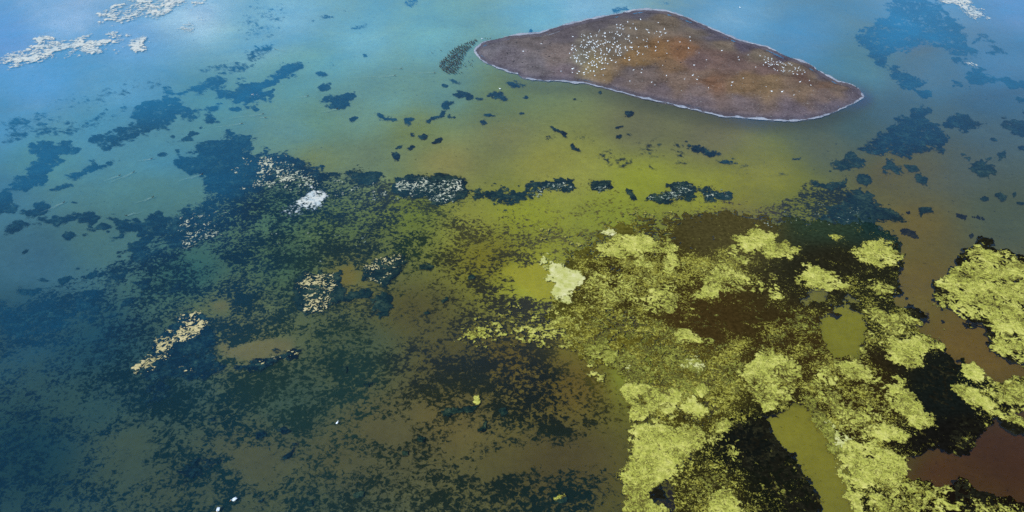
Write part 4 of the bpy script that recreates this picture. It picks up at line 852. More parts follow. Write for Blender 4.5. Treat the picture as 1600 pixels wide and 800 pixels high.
def weed_carpet():
    poly = [(840, 300), (1640, 300), (1640, 830), (900, 830)]
    h = 0.42
    x0, y0, X, Y = grid_for(poly, h)
    u, v = to_px(X, Y)
    cov = bed_cov(X.ravel(), Y.ravel()).reshape(X.shape)
    edge = [(880, 400), (960, 345), (1060, 330), (1180, 335), (1280, 345), (1360, 352), (1420, 380), (1420, 480), (1480, 530), (1660, 580), (1660, 840), (1040, 840), (1060, 730), (1100, 690), (1000, 655), (975, 610), (900, 545), (850, 510), (870, 470)]
    cov = cov * smooth(-14, 14, sdf(edge, u, v) + 6 * fbm(X, Y, 9.0, 5, 77, 0.7))
    F = 1.5 * cov - field(X, Y, 'fine', 2.4, 640)
    F[0, :] = F[-1, :] = -1; F[:, 0] = F[:, -1] = -1
    polys, cells, rims, pos = contour(F, x0, y0, h)
    m, n, l, out = new_mat("gritty_brown_weed")
    g = node(n, l, "ShaderNodeNewGeometry").outputs["Position"]
    base = node(n, l, "ShaderNodeAttribute", attribute_name="weed").outputs["Color"]
    gr = node(n, l, "ShaderNodeAttribute", attribute_name="grit").outputs["Fac"]
    n1 = node(n, l, "ShaderNodeTexNoise", {"Vector": g, "Scale": 1.5, "Detail": 5.0, "Roughness": 0.72, "Distortion": 1.2}).outputs[0]
    n2 = node(n, l, "ShaderNodeTexNoise", {"Vector": g, "Scale": 0.16, "Detail": 4.0, "Roughness": 0.6}).outputs[0]
    s = node(n, l, "ShaderNodeMath", {0: n2, 1: 0.35, 2: node(n, l, "ShaderNodeMath", {0: n1, 1: 0.65}, operation='MULTIPLY').outputs[0]}, operation='MULTIPLY_ADD').outputs[0]
    thr = node(n, l, "ShaderNodeMapRange", {"Value": gr, "From Min": 0.0, "From Max": 1.0, "To Min": 0.66, "To Max": 0.34}).outputs[0]
    d = node(n, l, "ShaderNodeMath", {0: s, 1: thr}, operation='SUBTRACT').outputs[0]
    f = node(n, l, "ShaderNodeMapRange", {"Value": d, "From Min": -0.01, "From Max": 0.035}, interpolation_type='SMOOTHSTEP').outputs[0]
    n3 = node(n, l, "ShaderNodeTexNoise", {"Vector": g, "Scale": 0.8, "Detail": 5.0, "Roughness": 0.7}).outputs[0]
    ye = ramp2(n, l, n3, [(0.36, alb(116, 112, 46)), (0.5, alb(160, 162, 72)), (0.64, alb(194, 198, 102))])
    vr = node(n, l, "ShaderNodeMapRange", {"Value": n3, "From Min": 0.3, "From Max": 0.7, "To Min": 0.55, "To Max": 1.5}).outputs[0]
    hs = node(n, l, "ShaderNodeHueSaturation", {"Color": base, "Value": vr}).outputs[0]
    mx = node(n, l, "ShaderNodeMix", data_type='RGBA')
    l.new(f, mx.inputs[0]); l.new(hs, mx.inputs[6]); l.new(ye, mx.inputs[7])
    bm = node(n, l, "ShaderNodeBump", {"Height": n1, "Strength": 1.0, "Distance": 0.12}).outputs[0]
    di = node(n, l, "ShaderNodeBsdfDiffuse", {"Color": mx.outputs[2], "Normal": bm})
    l.new(di.outputs[0], out.inputs[0])
    def grit(x, y):
        uu, vv = px_clamped(x, y)
        return shepard(GRIT, uu, vv, 2.2, 300.0)[:, 0] + 0.025
    me = mesh_of("weed_carpet", polys, rims, pos, lambda x, y, f: 0.008 + 0.022 * np.clip(f * 2, 0, 1), m, skirt=0.25, attrs={"weed": lambda x, y: lin(shepard(SPECK, *px_clamped(x, y))) * AG, "grit": grit})
    tag(link("weed_carpet", me), "brown weed carpet strewn with yellow grit, filling the lower right between the mats", "weed carpet", None, "stuff")
weed_carpet()

# ------------------------------------------------------------------ floating mats of yellow-green algae
MATS = [  # label, outline, share of cover, style, material, wave
    ("pale yellow mat streaked sideways, above the veined mat near the centre", [(930, 394), (947, 380), (967, 370), (987, 367), (1013, 372), (1047, 379), (1062, 390), (1057, 405), (1033, 401), (1013, 401), (993, 398), (973, 400), (957, 402), (943, 402)], 0.837, 'clump', "mat", 3.0),
    ("milky whitish mat shaped like an axe head at the centre", [(850, 410), (873, 407), (880, 420), (897, 422), (910, 434), (902, 450), (889, 464), (867, 471), (863, 457), (867, 440), (850, 434)], 0.945, 'clump', "mat_milky", 4.0),
    ("wide mat of dark veins and yellow crumbs right of the milky patch", [(905, 445), (920, 410), (950, 402), (1000, 399), (1060, 407), (1088, 425), (1075, 445), (1060, 470), (1035, 492), (1000, 482), (960, 485), (920, 485), (895, 472)], .52, 'vein', "mat", 2.0),
    ("crumbly yellow mat in a chain, upper right of centre", [(1080, 418), (1108, 408), (1130, 397), (1150, 390), (1178, 398), (1165, 412), (1135, 415), (1150, 422), (1192, 430), (1206, 450), (1178, 466), (1150, 462), (1120, 452), (1098, 445)], .62, 'vein', "mat", 2.6),
    ("bright yellow mat with a pointed right end, below the belt of grey weeds", [(1147, 376), (1160, 363), (1185, 358), (1203, 364), (1218, 378), (1242, 392), (1230, 399), (1200, 402), (1185, 392), (1165, 390)], 0.855, 'clump', "mat", 3.0),
    ("small bright mat in the veined area, right of the milky patch", [(1013, 456), (1025, 449), (1038, 454), (1040, 464), (1020, 465)], 0.900, 'clump', "mat", 3.0),
    ("bright sloping mat on top of the dark brown weed bank", [(1083, 463), (1100, 450), (1112, 443), (1122, 453), (1120, 464), (1097, 467)], 0.873, 'clump', "mat", 3.0),
    ("little yellow mat under the left end of the brown bank", [(1030, 481), (1040, 470), (1048, 478), (1056, 486), (1044, 492)], 0.810, 'clump', "mat", 2.0),
    ("small whitish mat above the pale streaked mat", [(938, 363), (952, 354), (966, 365), (960, 371), (945, 369)], 0.855, 'clump', "mat_milky", 2.0),
    ("thin scatter of yellow flakes along the upper green water", [(836, 352), (880, 345), (930, 330), (1000, 322), (1060, 330), (1055, 350), (980, 362), (930, 378), (905, 405), (870, 400), (845, 392)], .27, 'fine', "mat", 2.2),
    ("scatter of chunky yellow clumps at the left end of the bloom", [(713, 524), (730, 505), (760, 490), (790, 480), (815, 474), (860, 480), (905, 490), (918, 515), (905, 542), (860, 540), (820, 530), (780, 530), (740, 538), (720, 532)], .46, 'fine', "mat", 2.6),
    ("lone bright mat below the dark brown bank", [(1050, 522), (1070, 516), (1090, 525), (1094, 535), (1060, 534)], 0.882, 'clump', "mat", 3.0),
    ("field of olive crumbs below the brown bank", [(985, 490), (1030, 492), (1060, 510), (1110, 520), (1140, 540), (1110, 560), (1060, 545), (1000, 530), (940, 520), (905, 505), (920, 488)], .48, 'vein', "mat_olive", 2.0),
    ("green soft-edged mat with a white spot at the bloom's lower left", [(912, 540), (935, 530), (962, 543), (988, 562), (988, 578), (968, 585), (955, 568), (935, 562), (920, 567)], 0.774, 'clump', "mat_olive", 4.0),
    ("tiny whitish mat on the green soft-edged mat", [(965, 560), (974, 562), (986, 572), (982, 578), (970, 573)], 0.900, 'clump', "mat_milky", 2.0),
    ("trail of small crumbs along the bloom's left border", [(903, 552), (925, 548), (942, 575), (948, 598), (970, 612), (968, 640), (950, 628), (930, 608), (918, 590)], .38, 'fine', "mat", 2.0),
    ("pale mat with a rounded right end above the crumb field", [(1063, 567), (1075, 558), (1090, 562), (1104, 577), (1090, 583), (1075, 579)], 0.900, 'clump', "mat_milky", 3.0),
    ("olive soup of half-sunken algae above the clumped mats", [(950, 545), (1000, 535), (1060, 540), (1110, 570), (1112, 620), (1060, 622), (1010, 606), (975, 596)], 0.620, 'clump', "mat_olive", 4.0),
    ("group of rounded mats packed side by side above the largest mat", [(972, 613), (990, 603), (1010, 597), (1035, 603), (1058, 612), (1055, 632), (1045, 648), (1010, 643), (978, 632)], .8, 'fine', "mat", 3.4),
    ("small round bright mat right of the packed mats", [(1086, 602), (1100, 597), (1107, 608), (1096, 618), (1087, 613)], 0.990, 'clump', "mat", 3.0),
    ("squarish mat at the left corner of the packed mats", [(985, 645), (996, 637), (1010, 638), (1014, 650), (1004, 658), (990, 655)], 0.990, 'clump', "mat", 3.0),
    ("bright mat above the right shoulder of the largest mat", [(1064, 626), (1080, 622), (1100, 630), (1105, 645), (1092, 653), (1072, 652), (1062, 640)], 0.837, 'clump', "mat", 3.0),
    ("largest bright mat, reaching the bottom edge right of centre", [(988, 670), (1013, 660), (1040, 656), (1060, 664), (1087, 675), (1101, 692), (1099, 706), (1083, 711), (1067, 709), (1063, 723), (1057, 733), (1053, 746), (1033, 756), (1017, 763), (1012, 773), (1033, 793), (1038, 820), (965, 820), (979, 780), (976, 746), (986, 720), (981, 685), (1000, 690), (997, 680)], 1.008, 'clump', "mat", 4.0),
    ("crackled yellow mat above the head of the olive channel", [(1158, 582), (1175, 560), (1200, 545), (1222, 552), (1242, 570), (1252, 585), (1237, 600), (1239, 625), (1217, 636), (1195, 643), (1178, 622), (1163, 607)], .84, 'vein', "mat", 3.0),
    ("bright mat beside the black weed hole", [(1112, 660), (1130, 654), (1144, 662), (1138, 677), (1120, 677)], 0.882, 'clump', "mat", 3.0),
    ("crumbs hanging below the mat beside the black weed hole", [(1105, 678), (1130, 680), (1150, 690), (1157, 710), (1145, 720), (1118, 712)], .55, 'vein', "mat", 2.0),
    ("brown field of fine yellow grit right of the largest mat", [(1058, 726), (1075, 708), (1100, 708), (1140, 718), (1205, 735), (1240, 790), (1240, 820), (1120, 820), (1080, 785), (1050, 752)], .38, 'vein', "mat_olive", 1.8),
    ("rounded mat at the bottom edge right of the largest mat", [(1110, 775), (1130, 760), (1152, 775), (1160, 820), (1105, 820)], 0.810, 'clump', "mat", 3.0),
    ("brown field of yellow grit right of the packed mats", [(1108, 545), (1160, 540), (1200, 530), (1170, 570), (1158, 590), (1180, 640), (1150, 650), (1115, 650), (1106, 600)], .42, 'vein', "mat_olive", 1.8),
    ("bright mat with a pointed right end beside the brown channel", [(1380, 552), (1395, 535), (1430, 526), (1465, 531), (1478, 540), (1452, 550), (1440, 566), (1415, 572), (1393, 570)], 0.855, 'clump', "mat", 3.0),
    ("yellow crust sloping down below the olive pool", [(1308, 567), (1335, 563), (1360, 578), (1375, 590), (1367, 600), (1345, 592), (1325, 582)], 0.800, 'clump', "mat", 2.6),
    ("long bright mat slanting down to the right, beside the black weeds", [(1385, 603), (1410, 596), (1420, 613), (1436, 628), (1447, 643), (1455, 653), (1449, 670), (1430, 677), (1415, 662), (1402, 640), (1392, 620)], 0.873, 'clump', "mat", 3.0),
    ("oval bright mat between the slanting mat and the bottom mat", [(1361, 675), (1380, 664), (1400, 669), (1419, 680), (1412, 691), (1390, 694), (1370, 686)], 0.900, 'clump', "mat", 3.0),
    ("large bright mat beside the reddish brown water", [(1313, 700), (1330, 688), (1355, 689), (1370, 700), (1390, 703), (1412, 715), (1416, 740), (1412, 756), (1390, 762), (1365, 757), (1340, 760), (1325, 742), (1315, 720)], 0.873, 'clump', "mat", 4.0),
    ("whitish mat along the right bank of the olive channel", [(1288, 655), (1300, 662), (1320, 680), (1330, 688), (1318, 698), (1306, 694), (1294, 676)], 0.810, 'clump', "mat_milky", 3.0),
    ("olive mat strip along the upper right bank of the olive channel", [(1258, 612), (1270, 612), (1285, 640), (1300, 668), (1314, 702), (1318, 722), (1306, 716), (1292, 690), (1276, 668), (1264, 650), (1254, 630)], 0.720, 'clump', "mat_olive", 3.0),
    ("narrow mat strip along the lower right bank of the olive channel", [(1304, 718), (1318, 724), (1328, 750), (1342, 780), (1352, 820), (1338, 820), (1326, 780), (1314, 748)], 0.792, 'clump', "mat", 3.0),
    ("wide brown crumb field between the olive channel and the slanting mat", [(1262, 602), (1290, 560), (1310, 575), (1360, 595), (1388, 605), (1400, 640), (1415, 668), (1385, 664), (1350, 690), (1325, 680), (1300, 650), (1280, 630)], .5, 'vein', "mat", 2.4),
    ("streaky black and yellow mat along the bottom edge", [(1343, 775), (1365, 758), (1410, 758), (1450, 754), (1482, 760), (1502, 780), (1525, 820), (1345, 820)], .58, 'streak', "mat", 1.6),
    ("leaf-shaped yellow mat lying by the black weeds near the right edge", [(1491, 606), (1510, 603), (1530, 614), (1546, 625), (1562, 640), (1565, 652), (1545, 650), (1520, 635), (1503, 622)], 0.945, 'clump', "mat", 3.0),
    ("small ragged mat above the leaf-shaped mat", [(1505, 571), (1520, 569), (1538, 584), (1535, 596), (1513, 589)], .85, 'vein', "mat", 2.6),
    ("crumbly yellow mat touching the right edge below the huge mat", [(1537, 588), (1565, 600), (1580, 590), (1600, 580), (1630, 575), (1630, 632), (1588, 640), (1560, 634), (1548, 612)], .66, 'vein', "mat", 2.4),
    ("thin yellow grit on the black weeds left of the olive channel", [(1195, 685), (1225, 705), (1250, 730), (1275, 752), (1285, 785), (1255, 800), (1225, 775), (1200, 755)], .24, 'fine', "mat_olive", 1.8),
    ("sparse crumbs on the black weeds above the reddish brown water", [(1442, 676), (1462, 672), (1470, 690), (1490, 670), (1512, 664), (1532, 680), (1508, 706), (1488, 708), (1462, 696), (1446, 704)], .33, 'fine', "mat_olive", 1.8),
    ("thin yellow rim at the right edge above the reddish brown water", [(1560, 646), (1575, 649), (1590, 655), (1620, 664), (1620, 672), (1583, 663), (1566, 655)], 0.810, 'clump', "mat", 2.0),
    ("yellow crust at the bottom right corner", [(1505, 775), (1540, 782), (1600, 795), (1640, 800), (1640, 820), (1520, 820)], 0.500, 'clump', "mat", 2.4),
    ("bright lobed mat at the upper right border of the weed carpet", [(1333, 393), (1345, 385), (1360, 374), (1372, 376), (1382, 381), (1394, 384), (1402, 405), (1396, 416), (1370, 414), (1345, 408)], 0.837, 'clump', "mat", 2.6),
    ("three-pointed yellow mat above the olive pool", [(1248, 432), (1270, 412), (1287, 413), (1302, 430), (1327, 440), (1320, 450), (1290, 453), (1260, 450)], .82, 'vein', "mat", 2.8),
    ("tiny bright mat between grey weeds, upper right", [(1292, 367), (1305, 363), (1318, 370), (1308, 376)], 0.810, 'clump', "mat", 2.0),
    ("yellow crumbs left of the three-pointed mat", [(1198, 415), (1217, 430), (1217, 455), (1227, 468), (1205, 472), (1196, 460)], .6, 'vein', "mat", 2.2),
    ("crumbly mat below the bright lobed mat", [(1340, 440), (1365, 428), (1397, 445), (1404, 460), (1380, 472), (1352, 462)], .55, 'vein', "mat", 2.2),
    ("brown field of yellow grit left of the olive pool", [(1196, 467), (1245, 478), (1282, 500), (1285, 530), (1300, 552), (1270, 562), (1230, 548), (1196, 545)], .42, 'vein', "mat_olive", 1.8),
    ("crumbly yellow mat between the olive pool and the brown channel", [(1343, 480), (1380, 476), (1412, 492), (1434, 505), (1437, 528), (1400, 537), (1370, 545), (1345, 560), (1350, 522), (1358, 502)], .6, 'vein', "mat", 2.2),
    ("dark brown weed bank with a few yellow crumbs", [(1055, 470), (1100, 466), (1180, 468), (1210, 490), (1200, 530), (1150, 535), (1110, 515), (1070, 505)], .22, 'fine', "mat_olive", 1.8),
    ("grit on the grey weeds around the lobed mat", [(1210, 395), (1250, 385), (1300, 385), (1340, 395), (1345, 425), (1310, 425), (1270, 405), (1240, 425), (1215, 420)], .22, 'fine', "mat_olive", 1.8),
    ("huge pale cracked mat on the right edge", [(1463, 440), (1477, 432), (1497, 419), (1500, 407), (1517, 395), (1537, 387), (1560, 392), (1580, 402), (1600, 409), (1640, 415), (1640, 580), (1600, 566), (1570, 550), (1547, 535), (1547, 514), (1530, 504), (1513, 497), (1503, 480), (1487, 475), (1473, 477), (1463, 464), (1467, 457), (1483, 457), (1477, 450), (1465, 444)], 0.80, 'crack', "mat", 1.5),
    # pale sheets in the dark weeds on the left
    ("field of cream flakes slanting up to the right, left of centre", [(212, 578), (225, 550), (245, 535), (270, 515), (285, 490), (314, 482), (318, 500), (322, 528), (300, 532), (270, 547), (235, 572)], 0.490, 'streak', "flake", 1.12),
    ("few cream flakes below the slanting flake field", [(272, 575), (290, 562), (302, 563), (302, 582), (282, 582)], 0.303, 'streak', "flake", 1.12),
    ("row of small cream flakes at the edge of the clear pool", [(386, 570), (400, 560), (430, 556), (462, 542), (468, 549), (440, 562), (412, 573), (390, 578)], 0.232, 'fine', "flake", 1.04),
    ("rounded cluster of fine cream flakes left of centre", [(463, 447), (476, 430), (500, 428), (528, 430), (530, 457), (515, 476), (480, 488), (467, 476)], 0.378, 'streak', "flake", 0.80),
    ("duller cluster of fine flakes right of the rounded one", [(563, 426), (580, 410), (610, 397), (629, 400), (626, 415), (610, 431), (600, 443), (580, 436)], 0.340, 'fine', "flake", 0.88),
    ("belt of pale streaks at the upper border of the weed carpet", [(610, 286), (640, 280), (690, 280), (726, 285), (731, 300), (700, 316), (660, 312), (620, 302)], 0.375, 'streak', "flake", 0.72),
    ("scatter of white flakes in the upper left weeds", [(368, 268), (385, 250), (410, 242), (445, 245), (490, 265), (500, 290), (460, 300), (420, 292), (380, 290)], 0.360, 'fine', "flake", 1.20),
    ("white algae blob in the upper left weeds", [(464, 318), (478, 306), (484, 293), (495, 299), (507, 308), (501, 321), (485, 326), (470, 323)], 0.945, 'clump', "white_mat_and_cloud", 2.0),
    ("small white crumbs below the white algae blob", [(440, 330), (462, 318), (478, 326), (475, 340), (455, 350), (440, 345)], 0.360, 'fine', "white_mat_and_cloud", 1.5),
    ("streaky pale flakes at the left end of the weed carpet", [(262, 348), (285, 332), (320, 325), (350, 328), (360, 340), (335, 370), (310, 382), (275, 385)], 0.271, 'streak', "flake", 0.96),
    ("pale flakes on the weed rim below the yellow water", [(825, 298), (850, 285), (878, 280), (898, 284), (895, 292), (860, 300), (835, 305)], 0.303, 'streak', "flake", 0.72),
    ("pale flakes on the single round weed bed in the yellow water", [(924, 294), (932, 286), (948, 285), (950, 294), (936, 300)], 0.303, 'streak', "flake", 0.72),
    ("pale flakes on the humped weed bed at the yellow water's border", [(1018, 308), (1045, 296), (1060, 286), (1080, 286), (1084, 300), (1070, 310), (1035, 313)], 0.341, 'streak', "flake", 0.72),
    ("few pale flakes right of the humped weed bed", [(1096, 303), (1118, 298), (1140, 300), (1138, 309), (1105, 310)], 0.253, 'streak', "flake", 0.72),
    ("sparse white glints over the grey upper right weeds", [(1170, 345), (1220, 330), (1290, 318), (1340, 318), (1370, 335), (1330, 352), (1260, 350), (1200, 356)], 0.165, 'fine', "flake", 0.96),
    ("sparse white glints over the left part of the weed carpet", [(400, 330), (480, 335), (560, 350), (600, 380), (560, 410), (480, 420), (420, 400)], 0.097, 'fine', "flake", 1.20),
    ("sparse glints along the upper left border of the weed carpet", [(520, 275), (590, 278), (610, 300), (590, 330), (530, 330), (505, 300)], 0.186, 'fine', "flake", 1.04),
    ("three tiny bright flakes in the dark water below centre", [(742, 622), (748, 618), (750, 628), (745, 634), (740, 634)], .75, 'fine', "mat", 1.2),
    ("lone small yellow mat near the bottom edge", [(865, 778), (874, 772), (883, 772), (884, 776), (874, 780), (867, 781)], 0.855, 'clump', "mat", 1.2),
    ("glints on the far left weed bed", [(388, 150), (395, 145), (405, 147), (408, 152), (400, 156), (390, 154)], .4, 'fine', "white_mat_and_cloud", 1.4),
    ("glints on the weed lobes at upper left", [(325, 225), (345, 222), (365, 228), (380, 222), (384, 232), (362, 240), (340, 232)], .12, 'fine', "white_mat_and_cloud", 1.4),
    ("long white sheet of algae and painted cloud reflection at the top left", [(-20, 94), (20, 85), (50, 73), (60, 62), (80, 60), (95, 68), (110, 60), (150, 62), (170, 57), (200, 56), (197, 62), (226, 63), (235, 77), (215, 79), (196, 67), (160, 71), (150, 86), (120, 79), (90, 82), (70, 94), (30, 101), (-20, 100)], 0.800, 'clump', "white_mat_and_cloud", 5.0),  # pale algae with the soft cloud reflection painted into it
    ("white sheet painting a cloud reflection, cut by the top edge at left", [(150, 18), (190, 10), (220, -4), (300, -6), (320, -2), (285, 10), (260, 20), (240, 27), (215, 29), (180, 34), (165, 30)], 0.720, 'clump', "white_mat_and_cloud", 6.0),  # cloud reflection on the water, built as a white sheet
    ("small white patch right of the long white sheet", [(274, 46), (290, 32), (310, 25), (320, 30), (300, 40), (306, 48), (290, 53)], .5, 'streak', "white_mat_and_cloud", 2.0),
    ("white sheet of algae and painted cloud reflection cut by the top edge at right", [(1468, 2), (1490, -6), (1515, -4), (1525, 12), (1542, 26), (1530, 29), (1510, 20), (1495, 8)], 0.800, 'clump', "white_mat_and_cloud", 3.0),  # white stands for algae and for reflected cloud
    ("pale streak on the weeds below the upper right white sheet", [(1505, 96), (1520, 96), (1532, 104), (1528, 108), (1512, 103)], 0.700, 'clump', "white_mat_and_cloud", 3.0)]

def mats():
    for k, (label, poly, cov, style, mat, wave) in enumerate(MATS):
        p = np.asarray(poly, float)
        u, v = centroid(poly)
        h = slant_h(v, 0.98)
        a = area(poly)
        edge = 9.0 if cov > 0.7 else 12.0
        edge = min(edge, 0.26 * math.sqrt(a) + 0.8)
        amp = min(5.0, 0.10 * math.sqrt(a) + 0.3)
        polys, cells, rims, pos, nx = patch(poly, cov, edge, amp, style, wave, h, 900 + 31 * (k % 17), 2.5 if cov > 0.6 and a > 300 else 0.0)
        if not polys:
            continue
        lift = 0.035 + 0.009 * (k % 8)
        tall, wall = (0.03, 0.03) if mat in ("white_mat_and_cloud", "mat_milky") else (0.12, 0.14)
        zf = lambda x, y, f: lift + tall * np.clip(f * 1.6, 0, 1) + 0.15 * tall * fbm(x, y, 1.1, 2, 3)
        root = assemble("algae_mat", "mat_piece", "algae_crumbs", poly, polys, cells, rims, pos, nx, h, zf, M["flake_white" if mat == "flake" and v < 400 else mat], wall, False)
        tag(root, label, "algae mat", "floating algae mats")
mats()

# ------------------------------------------------------------------ birds
def tube(spine, sides=8):
    """rings (x, z, half width, half height) -> one closed skin"""
    vs, fs = [], []
    for x, z, ry, rz in spine:
        for k in range(sides):
            a = 2 * math.pi * k / sides
            vs.append((x, ry * math.cos(a), z + rz * math.sin(a)))
    n = len(spine)
    for i in range(n - 1):
        for k in range(sides):
            a, b = i * sides + k, i * sides + (k + 1) % sides
            fs.append((a, b, b + sides, a + sides))
    fs.append(tuple(range(sides))[::-1])
    fs.append(tuple(range((n - 1) * sides, n * sides)))
    return vs, fs

def mesh_py(name, vf, mat):
    me = bpy.data.meshes.new(name)
    me.from_pydata(vf[0], [], vf[1])
    for p in me.polygons:
        p.use_smooth = True
    me.materials.append(mat)
    return me

cormorant_me = mesh_py("black_waterbird", tube([(-.50, .10, .02, .01), (-.38, .10, .07, .02), (-.26, .09, .12, .09), (-.08, .07, .16, .13), (.10, .08, .15, .13), (.22, .14, .09, .10), (.27, .24, .05, .05), (.28, .36, .04, .04), (.31, .44, .045, .045), (.38, .46, .045, .04), (.44, .45, .02, .018), (.54, .44, .008, .008)]), M["black_plumage"])
pelican_me = mesh_py("white_waterbird", tube([(-.72, .26, .06, .02), (-.55, .25, .20, .10), (-.32, .24, .32, .24), (-.05, .23, .36, .28), (.20, .25, .32, .27), (.38, .33, .19, .20), (.46, .48, .10, .10), (.42, .64, .08, .08), (.44, .78, .085, .085), (.54, .83, .085, .075), (.62, .80, .05, .045), (.95, .66, .035, .03), (1.02, .63, .01, .01)]), M["white_plumage"])

def inside(poly, u, v):
    return bool(sdf(poly, np.array([float(u)]), np.array([float(v)]))[0] > 0)

def scatter(poly, n, gap, dens=None):
    p = np.asarray(poly)
    lo, hi = p.min(0), p.max(0)
    out, tries = [], 0
    while len(out) < n and tries < 40000:
        tries += 1
        u, v = rng.uniform(lo, hi)
        if not inside(poly, u, v):
            continue
        if dens is not None and rng.random() > dens(u, v):
            continue
        if all((u - a) ** 2 + (1.6 * (v - b)) ** 2 > gap * gap for a, b in out):
            out.append((u, v))
    return out

def put(me, name, u, v, z, rz, sc, label, cat, group):
    o = link(name, me)
    x, y = at(u, v, z)
    if z is None: pass
    o.location = (x, y, z)
    o.rotation_euler = (0, 0, rz)
    o.scale = (sc, sc, sc)
    return tag(o, label, cat, group)

FLOCK = [(685, 101), (696, 89), (709, 76), (725, 68), (746, 62), (741, 70), (729, 80), (724, 92), (718, 104), (712, 115), (702, 116), (691, 110)]
for u, v in scatter(FLOCK, 215, 2.0):
    put(cormorant_me, "black_waterbird", u, v, -0.03, rng.normal(2.4, 0.7), rng.uniform(1.3, 1.6), "black waterbird in the dense flock swimming off the island's left tip", "bird", "black flock off the island's tip")
for u, v in scatter([(720, 88), (740, 84), (744, 100), (735, 112), (712, 116)], 14, 4.0):
    put(cormorant_me, "black_waterbird", u, v, -0.03, rng.uniform(0, 6.3), rng.uniform(0.95, 1.2), "black waterbird straying between the dense flock and the island shore", "bird", "stray black birds by the island")
for k, (u, v) in enumerate([(675, 83), (689, 79), (758, 60), (762, 61), (766, 60)]):
    put(cormorant_me, "black_waterbird", u, v, -0.03, 2.0 + k, 1.1, ["leftmost black waterbird, alone above the dense flock", "black waterbird alone just above the dense flock", "first of three black waterbirds at the island's rear left shore", "second of three black waterbirds at the island's rear left shore", "third of three black waterbirds at the island's rear left shore"][k], "bird", "stray black birds by the island")

def on_isle(u, v):
    x, y = at(u, v, 1.5)
    for _ in range(4):
        z = float(isle_z(np.array([x]), np.array([y]))[0])
        x, y = at(u, v, z)
    return x, y, z

def isle_bird(me, name, u, v, sc, label, group):
    o = link(name, me)
    x, y, z = on_isle(u, v)
    o.location = (x, y, z - 0.02)
    o.rotation_euler = (0, 0, rng.uniform(0, 6.3))
    o.scale = (sc, sc, sc)
    tag(o, label, "bird", group)

CROWD = [(880, 70), (900, 56), (940, 44), (985, 33), (1020, 35), (1050, 50), (1035, 70), (1010, 85), (985, 95), (950, 100), (940, 120), (900, 118), (885, 112), (888, 90)]
for u, v in scatter(CROWD, 190, 2.6, lambda u, v: 0.25 + 0.75 * math.exp(-((u - 935) / 45) ** 2 - ((v - 82) / 26) ** 2)):
    isle_bird(pelican_me, "white_waterbird", u, v, rng.uniform(.42, .82), "white waterbird resting in the crowd on the island's left half", "white birds crowded on the island")
for u, v in scatter([(1180, 86), (1215, 92), (1255, 108), (1262, 118), (1235, 116), (1195, 106)], 50, 2.2):
    isle_bird(pelican_me, "white_waterbird", u, v, rng.uniform(.35, .62), "white waterbird resting on the beige ridge near the island's right end", "white birds on the island's ridge")
for u, v in scatter([(775, 75), (850, 66), (960, 36), (1030, 26), (1090, 50), (1180, 84), (1290, 130), (1250, 150), (1100, 140), (1000, 135), (900, 118), (800, 102)], 75, 7.0):
    isle_bird(pelican_me, "white_waterbird", u, v, rng.uniform(.4, .75), "white waterbird standing apart from the crowds on the island", "white birds scattered over the island")
for u, v in scatter([(765, 70), (800, 62), (860, 66), (900, 90), (860, 110), (790, 100)], 18, 6.0) + scatter([(940, 50), (1040, 35), (1100, 70), (1050, 120), (980, 80)], 14, 9.0):
    isle_bird(cormorant_me, "black_waterbird", u, v, rng.uniform(1.0, 1.4), "black waterbird standing on the island's bare ground", "black birds on the island")

# swimming birds that draw a wake
WAKES = [((430, 77), (457, 82), "top left of the open water"), ((617, 118), (546, 123), "long double wake left of the flock"), ((627, 107), (600, 105), "short wake just above the long one"), ((679, 114), (632, 113), "wake pointing at the dense flock"),
         ((527, 170), (500, 176), "wake under the round weed bed"), ((481, 150), (462, 153), "faint wake left of the round weed bed"), ((378, 193), (328, 201), "wake above the two-lobed weed bed"), ((411, 178), (352, 187), "long wake beside the flag-shaped weed bed"), ((415, 184), (400, 183), "short wake right under the long one"),
         ((237, 248), (216, 252), "faint wake in the left open water"), ((187, 274), (160, 284), "left one of two close wakes in the left open water"), ((209, 269), (172, 286), "right one of two close wakes in the left open water"), ((100, 316), (66, 332), "wake above the long weed belt at far left"), ((239, 308), (212, 318), "wake under the two close wakes"), ((316, 272), (278, 284), "wake next to the carpet's upper left corner"), ((197, 337), (222, 330), "wake above the hook-shaped weed bed")]
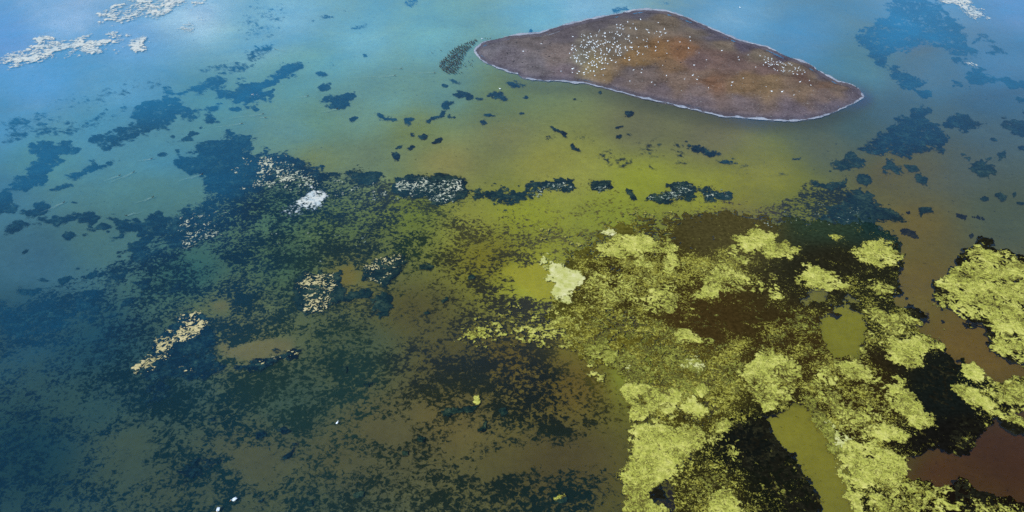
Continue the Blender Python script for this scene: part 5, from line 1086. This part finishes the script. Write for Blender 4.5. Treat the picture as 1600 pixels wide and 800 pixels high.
for (bu, bv), (tu, tv), where in WAKES:
    bx, by = at(bu, bv); tx, ty = at(tu, tv)
    L = math.hypot(tx - bx, ty - by)
    o = bpy.data.objects.new("swimming_waterbird", None)
    COL.objects.link(o)
    o.location = (bx, by, 0)
    o.rotation_euler = (0, 0, math.atan2(by - ty, bx - tx))
    tag(o, "swimming bird, " + where, "bird", "swimming birds with wakes")
    b = link("body", cormorant_me, o); b.location = (0, 0, -0.03); b.scale = (1.15,) * 3
    b2 = None
    vs, fs = [], []
    n = 14
    for side, spreadk in ((1, 0.045), (-1, 0.10)):
        base = len(vs)
        for i in range(n + 1):
            t = i / n
            x = -0.4 - t * L
            yc = side * (0.1 + spreadk * t * L) + 0.12 * math.sin(t * 9 + bu)
            hw = 0.13 * (1 - t) ** 0.7 * (1.0 if side > 0 else 0.6) + 0.03
            vs += [(x, yc - hw, 0.004), (x, yc, 0.008 + 0.008 * (1 - t)), (x, yc + hw, 0.004)]
        m = n if side > 0 else n // 2
        for i in range(m):
            a = base + 3 * i
            fs += [(a, a + 3, a + 4, a + 1), (a + 1, a + 4, a + 5, a + 2)]
    w = link("wake", mesh_py("wake", (vs, fs), M["wake"]), o)

# two large white birds in the near water, lower left
def near_bird(u, v, rz, label):
    o = bpy.data.objects.new("white_waterbird", None)
    COL.objects.link(o)
    x, y = at(u, v)
    o.location = (x, y, 0)
    o.rotation_euler = (0, 0, rz)
    tag(o, label, "bird", "white birds at the lower left")
    link("body", mesh_py("body", tube([(-.80, .24, .05, .02), (-.62, .23, .20, .09), (-.36, .20, .34, .22), (-.05, .18, .38, .27), (.24, .20, .33, .25), (.44, .28, .20, .19), (.56, .42, .11, .11), (.56, .60, .085, .085), (.60, .74, .09, .09), (.70, .78, .09, .08), (.78, .75, .05, .05)], 12), M["white_plumage"]), o)
    link("bill", mesh_py("bill", tube([(.76, .755, .045, .04), (.92, .68, .045, .03), (1.10, .60, .03, .02), (1.16, .575, .01, .01)], 8), M["bill"]), o)
    for s in (1, -1):
        vf = tube([(-.85, .30, .02, .015), (-.6, .33, .06, .06), (-.2, .36, .08, .13), (.15, .34, .07, .14), (.32, .28, .03, .06)], 8)
        vf = ([(a, b + s * 0.29, c) for a, b, c in vf[0]], vf[1])
        link("wing", mesh_py("wing", vf, M["white_plumage"]), o)
near_bird(366, 781.5, math.radians(225), "white waterbird swimming on dark water, right one of the lower left pair")
near_bird(341, 797.5, math.radians(268), "white waterbird swimming at the bottom edge, left one of the lower left pair")
for k, (u, v, lb) in enumerate([(527, 661, "small white waterbird in dark water left of bottom centre"), (1156, 12, "white waterbird behind the island near the top edge"), (781, 139, "white waterbird in front of the island's left end"), (753, 61, "white waterbird at the rear of the island's left tip")]):
    put(pelican_me, "white_waterbird", u, v, -0.06, 1.0 + k, .7, lb, "bird", "white birds scattered over the water")
